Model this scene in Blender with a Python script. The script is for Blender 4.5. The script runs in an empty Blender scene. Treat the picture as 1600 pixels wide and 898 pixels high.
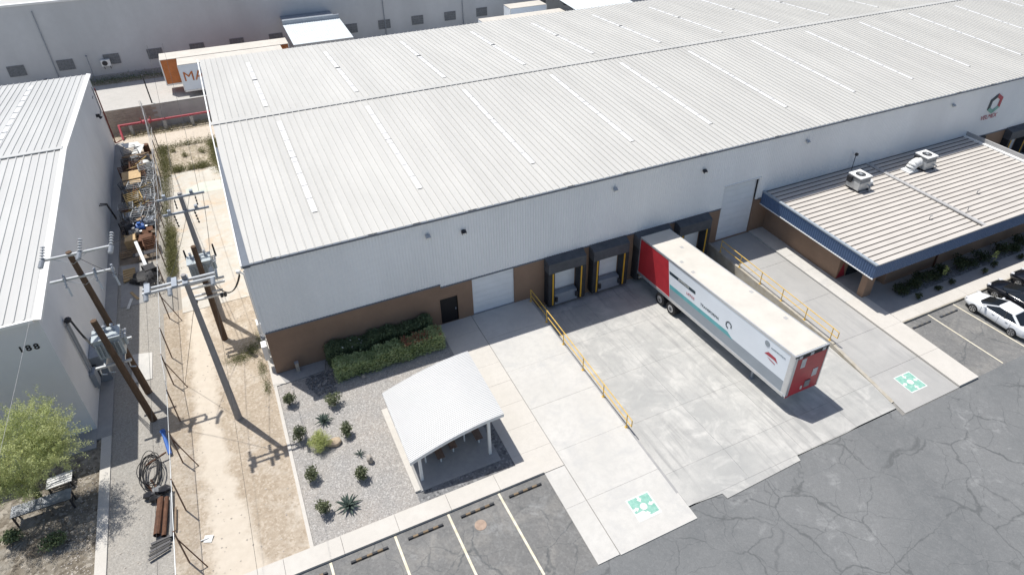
import bpy, bmesh, math, random
import numpy as np
from mathutils import Vector, Matrix
R = math.radians
random.seed(7); rng = np.random.default_rng(7)
scn = bpy.context.scene
C = scn.collection

# ------------------------------------------------------------------ camera
cam_d = bpy.data.cameras.new('camera'); cam = bpy.data.objects.new('camera', cam_d); C.objects.link(cam)
PIT, YAW, ROLL = 0.608237, 0.459136, 0.005251
fw = Vector((math.sin(YAW)*math.cos(PIT), math.cos(YAW)*math.cos(PIT), -math.sin(PIT)))
rt = Vector((math.cos(YAW), -math.sin(YAW), 0)); up = rt.cross(fw)
r2 = rt*math.cos(ROLL) + up*math.sin(ROLL); u2 = up*math.cos(ROLL) - rt*math.sin(ROLL)
M = Matrix((r2, u2, -fw)).transposed().to_4x4(); M.translation = Vector((1.35282, -34.19293, 30.28739))
cam.matrix_world = M
cam_d.sensor_width = 36; cam_d.lens = 1049.73/1600*36
cam_d.shift_x = -(843.37-800)/1600; cam_d.shift_y = -(449-394.73)/1600
cam_d.clip_end = 2000; cam_d.clip_start = 0.5
scn.camera = cam
# ------------------------------------------------------------------ sky and sun
SUN = Vector((-0.218, 0.360, 1.0)).normalized()
w = bpy.data.worlds.new('World'); scn.world = w; w.use_nodes = True
nt = w.node_tree; bg = nt.nodes['Background']
sky = nt.nodes.new('ShaderNodeTexSky'); sky.sky_type = 'NISHITA'; sky.sun_disc = False
sky.sun_elevation = math.asin(SUN.z); sky.sun_rotation = math.atan2(SUN.x, SUN.y)
sky.air_density = 1.0; sky.dust_density = 1.6; sky.ozone_density = 1.0
nt.links.new(sky.outputs[0], bg.inputs[0]); bg.inputs[1].default_value = 0.10
sd = bpy.data.lights.new('sun', 'SUN'); sun = bpy.data.objects.new('sun', sd); C.objects.link(sun)
sd.energy = 4.4; sd.angle = R(0.5); sd.color = (1.0, 0.965, 0.91)
sun.rotation_euler = (-SUN).to_track_quat('-Z', 'Y').to_euler(); sun.location = (0, 0, 60)
vs = scn.view_settings; vs.view_transform = 'Standard'; vs.look = 'None'; vs.exposure = 0.2; vs.gamma = 1; vs.use_curve_mapping = False

# ------------------------------------------------------------------ materials
MATS = {}
def _new(name):
    m = bpy.data.materials.new(name); m.use_nodes = True
    n = m.node_tree; b = n.nodes['Principled BSDF']; MATS[name] = m
    return m, n, b, n.links
def coords(n, kind):
    if kind == 'pos': return n.nodes.new('ShaderNodeNewGeometry').outputs['Position']
    return n.nodes.new('ShaderNodeTexCoord').outputs['Object']
def noise(n, v, scale, detail=4, rough=.55, stretch=None, dist=0):
    if stretch:
        mp = n.nodes.new('ShaderNodeMapping'); mp.inputs['Scale'].default_value = stretch
        n.links.new(v, mp.inputs[0]); v = mp.outputs[0]
    t = n.nodes.new('ShaderNodeTexNoise'); t.inputs['Scale'].default_value = scale
    t.inputs['Detail'].default_value = detail; t.inputs['Roughness'].default_value = rough
    t.inputs['Distortion'].default_value = dist
    n.links.new(v, t.inputs['Vector']); return t.outputs['Fac']
def ramp(n, fac, a, b, lo=0., hi=1.):
    r = n.nodes.new('ShaderNodeMapRange'); r.inputs['From Min'].default_value = a; r.inputs['From Max'].default_value = b
    r.inputs['To Min'].default_value = lo; r.inputs['To Max'].default_value = hi
    n.links.new(fac, r.inputs[0]); return r.outputs[0]
def mix(n, fac, a, b, mode='MIX'):
    m = n.nodes.new('ShaderNodeMix'); m.data_type = 'RGBA'; m.blend_type = mode
    for s, v in ((0, fac), (6, a), (7, b)):
        if isinstance(v, (int, float)): m.inputs[s].default_value = v
        elif isinstance(v, tuple): m.inputs[s].default_value = (*v, 1)
        else: n.links.new(v, m.inputs[s])
    return m.outputs[2]
def bump(n, b, h, strength=.3, dist=.02):
    k = n.nodes.new('ShaderNodeBump'); k.inputs['Strength'].default_value = strength; k.inputs['Distance'].default_value = dist
    n.links.new(h, k.inputs['Height']); n.links.new(k.outputs[0], b.inputs['Normal'])
def mat(name, col, rough=.75, metal=0., var=.12, scale=1.5, kind='obj', rand=0., bmp=0., bscale=40, col2=None, spec=.4, stretch=None):
    m, n, b, L = _new(name)
    v = coords(n, kind); f = noise(n, v, scale, 5, .6, stretch)
    hi = col2 if col2 else tuple(min(1, c*(1+var)) for c in col); lo = tuple(c*(1-var) for c in col)
    c = mix(n, ramp(n, f, .3, .7), lo, hi)
    f2 = noise(n, v, scale*9, 3, .6); c = mix(n, ramp(n, f2, .35, .65, 0, .35*min(1, var*4)), c, tuple(x*.8 for x in col))
    if rand:
        oi = n.nodes.new('ShaderNodeObjectInfo'); c = mix(n, ramp(n, oi.outputs['Random'], 0, 1, 0, rand), c, tuple(x*.55 for x in col))
    L.new(c, b.inputs['Base Color']); b.inputs['Roughness'].default_value = rough; b.inputs['Metallic'].default_value = metal
    b.inputs['Specular IOR Level'].default_value = spec
    if bmp: bump(n, b, noise(n, v, bscale, 4, .6), bmp, .02)
    return m
def leafmat(name, a, b_, scale=2.5):
    m, n, b, L = _new(name)
    v = coords(n, 'obj'); f = noise(n, v, scale, 4, .6); f2 = noise(n, v, scale*12, 2)
    c = mix(n, ramp(n, f, .32, .68), a, b_); c = mix(n, ramp(n, f2, .3, .7, 0, .5), c, tuple(x*.55 for x in a))
    L.new(c, b.inputs['Base Color']); b.inputs['Roughness'].default_value = .6; b.inputs['Specular IOR Level'].default_value = .25
    tr = n.nodes.new('ShaderNodeBsdfTranslucent'); L.new(c, tr.inputs[0])
    ms = n.nodes.new('ShaderNodeMixShader'); ms.inputs[0].default_value = .25
    L.new(b.outputs[0], ms.inputs[1]); L.new(tr.outputs[0], ms.inputs[2]); L.new(ms.outputs[0], n.nodes['Material Output'].inputs[0])
    return m

mat('roof_white', (.515, .508, .48), .5, 0, .07, .35, 'pos', .1, stretch=(1, .25, 1), spec=.3)
mat('roof_188', (.50, .50, .485), .45, 0, .06, .4, 'pos', .1, stretch=(1, .25, 1))
mat('skylight', (.74, .74, .73), .35, 0, .02, 2)
mat('lap_dark', (.22, .22, .22), .7)
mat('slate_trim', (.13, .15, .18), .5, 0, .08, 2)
mat('white_trim', (.8, .8, .78), .5, 0, .04, 2)
mat('cladding', (.84, .85, .85), .5, 0, .06, .25, 'pos', stretch=(1, 1, .25), spec=.3)
mat('brown_paint', (.27, .18, .125), .85, 0, .12, .6, 'pos', bmp=.15)
mat('door_white', (.78, .81, .83), .5, 0, .05, 1, 'pos')
mat('door_black', (.006, .006, .008), .55)
mat('rubber', (.035, .037, .042), .7, 0, .3, 2.5, 'pos')
mat('rubber_grey', (.085, .09, .1), .7, 0, .25, 2, 'pos')
mat('yellow_paint', (.66, .43, .09), .6, 0, .18, 4, 'pos')
mat('yellow_guide', (.75, .42, .03), .55)
mat('steel_grey', (.30, .33, .37), .5, .3, .12, 3, 'pos')
mat('galvanised', (.55, .57, .58), .42, .55, .12, 3)
mat('dark_metal', (.05, .05, .055), .5, .4)
mat('lamp_glass', (.75, .75, .72), .25)
mat('wall_188', (.70, .705, .71), .8, 0, .06, .3, 'pos', bmp=.1, bscale=15)
mat('number_black', (.015, .015, .02), .6)
mat('rear_wall', (.54, .55, .555), .85, 0, .10, .2, 'pos', stretch=(1, 1, .3))
mat('screen_bar', (.27, .28, .29), .9)
mat('yard_soil', (.22, .18, .14), .95, 0, .3, 1.5, 'pos')
mat('old_steel', (.20, .21, .22), .6, .2, .3, 3, col2=(.42, .44, .46))
mat('block_screen', (.20, .21, .22), .9, 0, .3, 6, 'pos')
mat('block_wall', (.36, .31, .27), .95, 0, .2, 1.2, 'pos', bmp=.4, bscale=12)
mat('plaster_grey', (.40, .395, .39), .9, 0, .1, .8, 'pos')
mat('red_pipe', (.40, .07, .09), .5, 0, .15, 3)
mat('pole_wood', (.115, .072, .045), .9, 0, .3, 3, stretch=(6, 6, .6), bmp=.4, bscale=20)
mat('pole_concrete', (.30, .285, .275), .9, 0, .12, 3)
mat('porcelain', (.44, .46, .48), .35, 0, .1, 5)
mat('transformer', (.40, .445, .46), .45, .1, .1, 2)
mat('wire', (.03, .03, .03), .6)
mat('wire_light', (.42, .42, .42), .45, .5)
mat('trailer_white', (.78, .83, .88), .35, 0, .03, .7, spec=.5)
mat('trailer_roof', (.56, .53, .475), .6, 0, .08, .8)
mat('trailer_red', (.46, .035, .045), .35, 0, .1, 2)
mat('trailer_teal', (.12, .40, .43), .4)
mat('trailer_grey', (.30, .34, .38), .4, 0, .05, 1)
mat('print_dark', (.03, .05, .065), .5)
mat('print_red', (.42, .06, .08), .5)
mat('alu', (.62, .63, .64), .35, .6, .08, 3)
mat('tyre', (.018, .018, .02), .85)
mat('orange_paint', (.50, .16, .045), .5, 0, .15, 2)
mat('canopy_sheet', (.60, .65, .67), .5, 0, .08, 1.5)
mat('car_white', (.80, .82, .84), .18, 0, .01, 1, spec=.6)
mat('car_black', (.008, .009, .013), .12, 0, .0, 1, spec=.7)
mat('car_glass', (.012, .014, .016), .06, 0, .0, 1, spec=.8)
mat('car_lamp', (.6, .6, .6), .15); mat('car_tail', (.35, .02, .03), .2)
mat('rim', (.55, .56, .58), .28, .8)
mat('blue_fascia', (.085, .14, .25), .5, 0, .06, 1, 'pos')
mat('office_roof', (.55, .515, .47), .6, 0, .06, .6, 'pos', .08)
mat('office_rib', (.10, .085, .08), .7)
mat('glass_dark', (.02, .025, .03), .1)
mat('red_sign', (.30, .02, .03), .5)
mat('pav_white', (.56, .56, .55), .4, 0, .02, 1)
mat('table_brown', (.16, .11, .085), .7); mat('table_light', (.42, .40, .38), .6)
mat('boulder_tan', (.48, .38, .27), .9, 0, .22, 3, bmp=.5, bscale=8)
mat('boulder_grey', (.42, .38, .33), .9, 0, .25, 4, bmp=.5, bscale=8)
mat('rust', (.13, .065, .04), .9, .1, .35, 4)
mat('wood_old', (.33, .24, .16), .9, 0, .25, 4, rand=.4)
mat('wood_tan', (.50, .36, .20), .85, 0, .2, 4, rand=.2)
mat('blue_plastic', (.04, .13, .42), .5, 0, .15, 3)
mat('black_plastic', (.02, .02, .022), .6)
mat('junk_grey', (.30, .31, .32), .7, .3, .25, 4, rand=.5)
mat('junk_white', (.62, .62, .6), .6, 0, .15, 3)
mat('brass_yellow', (.42, .30, .12), .6, .1, .2, 4)
mat('tank_white', (.7, .7, .66), .4)
mat('bark', (.14, .11, .08), .95, 0, .3, 6)
mat('bark_green', (.16, .18, .07), .8, 0, .2, 6)
mat('line_paint', (.72, .64, .45), .7, 0, .22, 3.5, 'pos', col2=(.74, .70, .60))
mat('paint_white', (.64, .66, .63), .7, 0, .15, 6, 'pos')
mat('paint_green', (.20, .46, .37), .75, 0, .2, 5, 'pos', col2=(.34, .55, .47))
mat('yellow_kerb', (.44, .39, .30), .8, 0, .2, 2, 'pos', col2=(.46, .44, .40))
mat('stop_yellow', (.20, .145, .09), .8, 0, .3, 3, 'pos')
mat('faded_green', (.50, .56, .49), .9, 0, .1, 1.5, 'pos', col2=(.58, .56, .49))
mat('stop_faded', (.15, .14, .125), .8, 0, .2, 3, 'pos')
mat('rust_pale', (.36, .27, .21), .9, 0, .25, 4)
mat('dark_red_pipe', (.16, .02, .025), .6, 0, .2, 4)
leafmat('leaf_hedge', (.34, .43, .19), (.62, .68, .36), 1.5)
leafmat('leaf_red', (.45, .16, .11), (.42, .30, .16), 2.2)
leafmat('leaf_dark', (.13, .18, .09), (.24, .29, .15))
leafmat('leaf_shrub', (.12, .15, .08), (.26, .28, .16))
leafmat('leaf_yellow', (.42, .48, .16), (.60, .62, .27))
leafmat('leaf_palo', (.40, .46, .17), (.70, .72, .36), .8)
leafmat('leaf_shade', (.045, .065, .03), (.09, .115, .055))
leafmat('leaf_agave', (.09, .13, .11), (.15, .19, .16))
leafmat('leaf_dry', (.22, .21, .11), (.38, .33, .20), 1)
leafmat('leaf_olive', (.17, .18, .075), (.30, .29, .14), 1)
leafmat('leaf_weed', (.10, .14, .04), (.20, .21, .08), 1)

def ground_mat(name, a, b_, c_, s1=.35, s2=6, s3=45, bmp=.35, stain=None, cracks=False, rough=.95, tyre=False, xgrad=None):
    m, n, b, L = _new(name); v = coords(n, 'pos')
    f1 = noise(n, v, s1, 5, .6, None, .3); f2 = noise(n, v, s2, 4, .65); f3 = noise(n, v, s3, 3, .7)
    c = mix(n, ramp(n, f1, .35, .65), a, b_)
    c = mix(n, ramp(n, f2, .42, .68, 0, .55), c, c_)
    c = mix(n, ramp(n, f3, .3, .7, 0, .55), c, tuple(x*.62 for x in a))
    hgt = f3
    if stain:
        f4 = noise(n, v, .55, 6, .7, None, .8); c = mix(n, ramp(n, f4, .50, .68, 0, .8), c, stain)
    if tyre:
        f5 = noise(n, v, 1.0, 4, .6, (2.6, .16, 1), .9); f6 = noise(n, v, .22, 2)
        k = n.nodes.new('ShaderNodeMath'); k.operation = 'MULTIPLY'
        L.new(ramp(n, f5, .50, .66, 0, .55), k.inputs[0]); L.new(ramp(n, f6, .40, .60), k.inputs[1])
        c = mix(n, k.outputs[0], c, tyre)
    if cracks:
        warp = n.nodes.new('ShaderNodeTexNoise'); warp.inputs['Scale'].default_value = .5; warp.inputs['Detail'].default_value = 4; L.new(v, warp.inputs[0])
        va = n.nodes.new('ShaderNodeVectorMath'); va.operation = 'MULTIPLY_ADD'; va.inputs[1].default_value = (1.9, 1.9, 0); L.new(warp.outputs['Color'], va.inputs[0]); L.new(v, va.inputs[2])
        fl = n.nodes.new('ShaderNodeVectorMath'); fl.operation = 'MULTIPLY'; fl.inputs[1].default_value = (1, 1, 0); L.new(va.outputs[0], fl.inputs[0])
        tot = None
        for sc, wd, amt in ((.24, .0065, .75), (.50, .0062, .58)):
            vo = n.nodes.new('ShaderNodeTexVoronoi'); vo.feature = 'DISTANCE_TO_EDGE'; vo.inputs['Scale'].default_value = sc
            L.new(fl.outputs[0], vo.inputs['Vector'])
            wv = ramp(n, noise(n, v, .33, 3), .36, .62, .0, wd*2.0)
            lt = n.nodes.new('ShaderNodeMath'); lt.operation = 'SUBTRACT'; L.new(wv, lt.inputs[0]); L.new(vo.outputs['Distance'], lt.inputs[1])
            cr = ramp(n, lt.outputs[0], -.005, .006, 0, amt)
            c = mix(n, cr, c, (.10, .105, .107))
        f7 = noise(n, v, .8, 6, .72, None, .5); f8 = noise(n, v, .16, 2)
        k = n.nodes.new('ShaderNodeMath'); k.operation = 'MULTIPLY'
        L.new(ramp(n, f7, .54, .70), k.inputs[0]); L.new(ramp(n, f8, .47, .60, 0, .6), k.inputs[1])
        c = mix(n, k.outputs[0], c, (.33, .335, .33))
    L.new(c, b.inputs['Base Color']); b.inputs['Roughness'].default_value = rough; b.inputs['Specular IOR Level'].default_value = .2
    if bmp: bump(n, b, hgt, bmp, .03)
    return m
ground_mat('asphalt', (.160, .167, .170), (.215, .22, .22), (.212, .217, .217), .16, 1.2, 30, .15, None, True)
ground_mat('asphalt_parking', (.168, .168, .164), (.215, .213, .208), (.235, .23, .22), .3, 1.5, 30, .15, (.27, .26, .24), True)
ground_mat('concrete_drive', (.57, .555, .52), (.63, .615, .58), (.50, .49, .465), .3, 2.5, 50, .08, (.455, .45, .435))
ground_mat('concrete_pit', (.40, .40, .385), (.53, .52, .49), (.36, .36, .35), .22, 1.5, 50, .08, (.53, .52, .49), False, .9, (.24, .24, .235))
ground_mat('concrete_ramp', (.40, .395, .38), (.48, .47, .45), (.38, .375, .365), .2, 1.5, 50, .08, None, False, .9, (.29, .29, .285))
ground_mat('concrete_walk', (.585, .555, .505), (.64, .61, .56), (.55, .525, .48), .4, 3, 50, .06)
ground_mat('concrete_grey', (.34, .34, .335), (.42, .41, .40), (.30, .30, .30), .5, 3, 50, .1)
ground_mat('joint_soil', (.26, .25, .23), (.32, .31, .29), (.20, .19, .18), 1, 6, 40, .2)
ground_mat('gravel_garden', (.36, .35, .335), (.44, .40, .355), (.27, .265, .26), .35, 14, 28, .9)
ground_mat('gravel_dark', (.20, .20, .20), (.25, .25, .25), (.12, .12, .13), .5, 16, 30, 1)
ground_mat('gravel_yard', (.36, .345, .315), (.42, .39, .345), (.27, .255, .235), .3, 9, 24, .8)
ground_mat('dirt', (.43, .355, .27), (.50, .43, .345), (.33, .27, .20), .25, 3.5, 30, .6, (.52, .47, .40))
ground_mat('sand_track', (.58, .51, .42), (.63, .56, .475), (.50, .43, .34), .3, 3, 40, .4)
ground_mat('litter', (.20, .17, .13), (.30, .27, .22), (.12, .10, .08), .5, 6, 22, 1, (.33, .31, .27))
ground_mat('pale_pad', (.53, .50, .44), (.60, .58, .53), (.48, .43, .36), .22, 2, 40, .15, (.50, .39, .28))
ground_mat('rubble', (.43, .37, .29), (.48, .42, .34), (.29, .24, .17), .5, 5, 22, 1, (.24, .21, .13))
ground_mat('far_ground', (.36, .33, .29), (.42, .39, .34), (.30, .27, .23), .1, 1, 20, .3)
ground_mat('road_pale', (.50, .485, .455), (.55, .53, .50), (.44, .43, .40), .2, 1.5, 40, .1)

def speck(name, amt, scale, dark, light):
    m = MATS[name]; n = m.node_tree; b = n.nodes['Principled BSDF']; L = n.links; src = b.inputs['Base Color'].links[0].from_socket
    v = coords(n, 'pos'); vo = n.nodes.new('ShaderNodeTexVoronoi'); vo.inputs['Scale'].default_value = scale; L.new(v, vo.inputs['Vector'])
    sp = n.nodes.new('ShaderNodeSeparateColor'); L.new(vo.outputs['Color'], sp.inputs[0])
    c = mix(n, ramp(n, sp.outputs[0], .62, .95, 0, amt), src, dark); c = mix(n, ramp(n, sp.outputs[1], .66, .95, 0, amt), c, light); L.new(c, b.inputs['Base Color'])
speck('gravel_garden', .55, 17, (.18,.175,.17), (.58,.56,.53)); speck('gravel_yard', .38, 17, (.20,.19,.175), (.50,.48,.44)); speck('gravel_dark', .6, 9, (.06,.06,.065), (.36,.36,.36))
speck('dirt', .38, 10, (.24,.19,.135), (.60,.53,.44)); speck('rubble', .6, 6, (.2,.16,.11), (.58,.52,.43)); speck('litter', .6, 6, (.08,.065,.05), (.42,.38,.32)); speck('asphalt_parking', .25, 10, (.11,.11,.11), (.28,.28,.27)); speck('asphalt', .15, 10, (.13,.13,.13), (.26,.26,.26))
def track_mat():
    m = MATS['dirt']; n = m.node_tree; b = n.nodes['Principled BSDF']; L = n.links; src = b.inputs['Base Color'].links[0].from_socket; v = coords(n, 'pos')
    sx = n.nodes.new('ShaderNodeSeparateXYZ'); L.new(v, sx.inputs[0])
    xc = ramp(n, sx.outputs[1], -14, -4, .75, 0)                       # the track drifts east towards the parking
    a = n.nodes.new('ShaderNodeMath'); a.operation = 'ADD'; a.inputs[1].default_value = 4.12; L.new(sx.outputs[0], a.inputs[0])
    s_ = n.nodes.new('ShaderNodeMath'); s_.operation = 'SUBTRACT'; L.new(a.outputs[0], s_.inputs[0]); L.new(xc, s_.inputs[1])
    ab = n.nodes.new('ShaderNodeMath'); ab.operation = 'ABSOLUTE'; L.new(s_.outputs[0], ab.inputs[0])
    nz = n.nodes.new('ShaderNodeMath'); nz.operation = 'ADD'; L.new(ab.outputs[0], nz.inputs[0]); L.new(ramp(n, noise(n, v, .9, 6, .65), 0, 1, -.75, .75), nz.inputs[1])
    wid = ramp(n, sx.outputs[1], -14, -7, 1.25, .62); d = n.nodes.new('ShaderNodeMath'); d.operation = 'SUBTRACT'; L.new(wid, d.inputs[0]); L.new(nz.outputs[0], d.inputs[1])
    c = mix(n, ramp(n, d.outputs[0], -.22, .22, 0, .92), src, mix(n, noise(n, v, 2.5, 5), (.50,.44,.36), (.62,.56,.475))); L.new(c, b.inputs['Base Color'])
track_mat()
def mesh_mat():
    m, n, b, L = _new('chain_link'); v = coords(n, 'obj')
    b.inputs['Base Color'].default_value = (.30, .29, .28, 1); b.inputs['Roughness'].default_value = .5; b.inputs['Metallic'].default_value = .4
    sep = n.nodes.new('ShaderNodeSeparateXYZ'); L.new(v, sep.inputs[0]); outs = []
    for s in (1, -1):
        a = n.nodes.new('ShaderNodeMath'); a.operation = 'MULTIPLY_ADD'; a.inputs[1].default_value = s; L.new(sep.outputs['Y'], a.inputs[0]); L.new(sep.outputs['Z'], a.inputs[2])
        d = n.nodes.new('ShaderNodeMath'); d.operation = 'PINGPONG'; d.inputs[1].default_value = .0425; L.new(a.outputs[0], d.inputs[0])
        g = n.nodes.new('ShaderNodeMath'); g.operation = 'LESS_THAN'; g.inputs[1].default_value = .0035; L.new(d.outputs[0], g.inputs[0]); outs.append(g.outputs[0])
    mx = n.nodes.new('ShaderNodeMath'); mx.operation = 'MAXIMUM'; L.new(outs[0], mx.inputs[0]); L.new(outs[1], mx.inputs[1])
    tr = n.nodes.new('ShaderNodeBsdfTransparent'); ms = n.nodes.new('ShaderNodeMixShader')
    L.new(mx.outputs[0], ms.inputs[0]); L.new(tr.outputs[0], ms.inputs[1]); L.new(b.outputs[0], ms.inputs[2]); L.new(ms.outputs[0], n.nodes['Material Output'].inputs[0])
mesh_mat()

# ------------------------------------------------------------------ mesh helpers
ROOT = {}
class MB:
    def __init__(s): s.v = []; s.f = []; s.sm = False
    def add(s, vs, fs):
        k = len(s.v); s.v += [tuple(p) for p in vs]; s.f += [tuple(i+k for i in q) for q in fs]; return s
    def box(s, x0, x1, y0, y1, z0, z1):
        return s.add([(x0,y0,z0),(x1,y0,z0),(x1,y1,z0),(x0,y1,z0),(x0,y0,z1),(x1,y0,z1),(x1,y1,z1),(x0,y1,z1)],
                     [(0,3,2,1),(4,5,6,7),(0,1,5,4),(1,2,6,5),(2,3,7,6),(3,0,4,7)])
    def obox(s, c, sx, sy, sz, rz=0, rx=0, ry=0):
        m = Matrix.Rotation(rz,3,'Z') @ Matrix.Rotation(ry,3,'Y') @ Matrix.Rotation(rx,3,'X'); c = Vector(c)
        vs = [c + m @ Vector((a*sx/2, b*sy/2, d*sz/2)) for d in (-1,1) for a, b in ((-1,-1),(1,-1),(1,1),(-1,1))]
        return s.add(vs, [(0,3,2,1),(4,5,6,7),(0,1,5,4),(1,2,6,5),(2,3,7,6),(3,0,4,7)])
    def beam(s, a, b, w, h=None, upv=(0,0,1)):
        a = Vector(a); b = Vector(b); h = h or w; d = (b-a).normalized(); u = Vector(upv)
        if abs(d.dot(u)) > .95: u = Vector((1,0,0))
        x = d.cross(u).normalized(); y = x.cross(d)
        q = [(-1,-1),(1,-1),(1,1),(-1,1)]
        vs = [p + x*(i*w/2) + y*(j*h/2) for p in (a,b) for i, j in q]
        return s.add(vs, [(3,2,1,0),(4,5,6,7),(0,1,5,4),(1,2,6,5),(2,3,7,6),(3,0,4,7)])
    def cyl(s, a, b, r0, r1=None, n=8, cap=True):
        a = Vector(a); b = Vector(b); r1 = r0 if r1 is None else r1; d = (b-a)
        if d.length < 1e-6: return s
        d.normalize(); u = Vector((0,0,1)) if abs(d.z) < .9 else Vector((1,0,0)); x = d.cross(u).normalized(); y = d.cross(x)
        vs = [p + (x*math.cos(t) + y*math.sin(t))*r for p, r in ((a,r0),(b,r1)) for t in [2*math.pi*i/n for i in range(n)]]
        fs = [(i, i+n, (i+1)%n+n, (i+1)%n) for i in range(n)]
        if cap: fs += [tuple(range(n)), tuple(range(2*n-1, n-1, -1))]
        return s.add(vs, fs)
    def tube(s, pts, r, n=6):
        for a, b in zip(pts[:-1], pts[1:]): s.cyl(a, b, r, r, n)
        return s
    def poly(s, pts, z=None):
        vs = [(p[0], p[1], z) if z is not None else p for p in pts]
        return s.add(vs, [tuple(range(len(vs)))])
    def prism(s, pts, z0, z1):           # pts counter-clockwise in xy
        n = len(pts); vs = [(x,y,z0) for x, y in pts] + [(x,y,z1) for x, y in pts]
        return s.add(vs, [tuple(range(n-1,-1,-1)), tuple(range(n,2*n))] + [(i,(i+1)%n,(i+1)%n+n,i+n) for i in range(n)])
    def grid(s, P):                       # 2d list of points
        r = len(P); c = len(P[0]); vs = [p for row in P for p in row]
        return s.add(vs, [(i*c+j, i*c+j+1, (i+1)*c+j+1, (i+1)*c+j) for i in range(r-1) for j in range(c-1)])
    def ico(s, c, r, sub=1, jit=0, sq=(1,1,1)):
        bm = bmesh.new(); bmesh.ops.create_icosphere(bm, subdivisions=sub, radius=1)
        vs = []
        for v in bm.verts:
            k = 1 + random.uniform(-jit, jit); vs.append((c[0]+v.co.x*r*sq[0]*k, c[1]+v.co.y*r*sq[1]*k, c[2]+v.co.z*r*sq[2]*k))
        fs = [tuple(v.index for v in f.verts) for f in bm.faces]; bm.free(); return s.add(vs, fs)
    def mesh(s, name, m, org=(0,0,0), smooth=False):
        me = bpy.data.meshes.new(name); o = Vector(org)
        me.from_pydata([tuple(Vector(p)-o) for p in s.v], [], s.f); me.update()
        if isinstance(m, str): me.materials.append(MATS[m])
        if smooth: me.polygons.foreach_set('use_smooth', [True]*len(me.polygons))
        return me
    def part(s, name, m, parent, smooth=False, label=None, kind=None):   # verts in world space
        org = ROOT[parent.name]; o = bpy.data.objects.new(name, s.mesh(name, m, org, smooth)); C.objects.link(o); o.parent = parent; ROOT[o.name] = org
        if label: o['label'] = label
        if kind: o['kind'] = kind
        return o
    def thing(s, name, m, label, cat, group=None, smooth=False, kind=None):
        a = np.array(s.v); org = Vector(((a[:,0].min()+a[:,0].max())/2, (a[:,1].min()+a[:,1].max())/2, a[:,2].min()))
        o = bpy.data.objects.new(name, s.mesh(name, m, org, smooth)); C.objects.link(o); o.location = org; ROOT[o.name] = org
        tag(o, label, cat, group, kind); return o
    def struct(s, name, m, smooth=False):
        o = bpy.data.objects.new(name, s.mesh(name, m, (0,0,0), smooth)); C.objects.link(o); o['kind'] = 'structure'; ROOT[o.name] = Vector((0,0,0)); return o
def tag(o, label, cat, group=None, kind=None):
    o['label'] = label; o['category'] = cat
    if group: o['group'] = group
    if kind: o['kind'] = kind
def thing(name, label, cat, loc, group=None):
    o = bpy.data.objects.new(name, None); C.objects.link(o); o.location = loc; o.empty_display_size = .3; tag(o, label, cat, group); ROOT[o.name] = Vector(loc); return o
def copy_part(me, name, parent, off=(0,0,0), label=None):      # shared mesh data, location relative to parent
    o = bpy.data.objects.new(name, me); C.objects.link(o); o.parent = parent; o.location = off; ROOT[o.name] = ROOT[parent.name] + Vector(off)
    if label: o['label'] = label
    return o
def dup(root, loc, rz=None, label=None, group=None, sc=None):
    def rec(o, par):
        c = o.copy(); C.objects.link(c); c.parent = par
        for ch in list(o.children): rec(ch, c)
        return c
    r = rec(root, None); r.location = loc
    if rz is not None: r.rotation_euler[2] = rz
    if sc is not None: r.scale = (sc, sc, sc) if isinstance(sc, (int, float)) else sc
    if label: r['label'] = label
    if group: r['group'] = group
    ROOT[r.name] = Vector(loc); return r
def corr(mb, o, u, v, width, pitch, depth, nrm, flat=.5):
    """trapezoid-profiled sheet: runs along u, ribs along v, depth along nrm"""
    o = Vector(o); u = Vector(u).normalized(); v = Vector(v); nrm = Vector(nrm).normalized(); rows = []
    n = max(1, round(width/pitch)); p = width/n
    for i in range(n):
        b = i*p
        for t, d in ((0,0),(flat*p,0),(flat*p+.12*p,depth),(p-.12*p,depth)): rows.append(o + u*(b+t) + nrm*d)
    rows.append(o + u*width)
    mb.grid([rows, [q + v for q in rows]]); return mb
def text_mesh(body, size, m, name, ext=.004):
    cu = bpy.data.curves.new(name, 'FONT'); cu.body = body; cu.size = size; cu.extrude = ext; cu.offset = size*.03 if name == 'number' else 0; cu.align_x = 'CENTER'; cu.align_y = 'CENTER'; cu.resolution_u = 3
    t = bpy.data.objects.new(name, cu); C.objects.link(t); bpy.context.view_layer.update()
    me = bpy.data.meshes.new_from_object(t.evaluated_get(bpy.context.evaluated_depsgraph_get())); bpy.data.objects.remove(t); bpy.data.curves.remove(cu)
    me.materials.clear(); me.materials.append(MATS[m]); return me
def text_part(body, size, m, parent, pos, xdir, updir, name='lettering', sx=1.):
    me = text_mesh(body, size, m, name); x = Vector(xdir).normalized(); y = Vector(updir).normalized(); z = x.cross(y)
    mt = Matrix((x*sx, y, z)).transposed()
    for v in me.vertices: v.co = mt @ v.co
    o = bpy.data.objects.new(name, me); C.objects.link(o); o.parent = parent; o.location = Vector(pos) - ROOT[parent.name]; return o
def leaf_arrays(pts, size, aspect=.5, upbias=0., jit=.3):
    n = len(pts); d = rng.normal(size=(n,3)); d[:,2] += upbias; d /= np.linalg.norm(d,axis=1)[:,None]
    e = rng.normal(size=(n,3)); e = np.cross(d, e); e /= np.linalg.norm(e,axis=1)[:,None]
    s = size*(1+rng.uniform(-jit,jit,size=(n,1))); a = pts-d*s/2; b = pts+d*s/2; w_ = e*s*aspect/2
    V = np.stack([a, pts+w_, b, pts-w_],1).reshape(-1,3); F = np.arange(4*n).reshape(-1,4); return V, F
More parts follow.
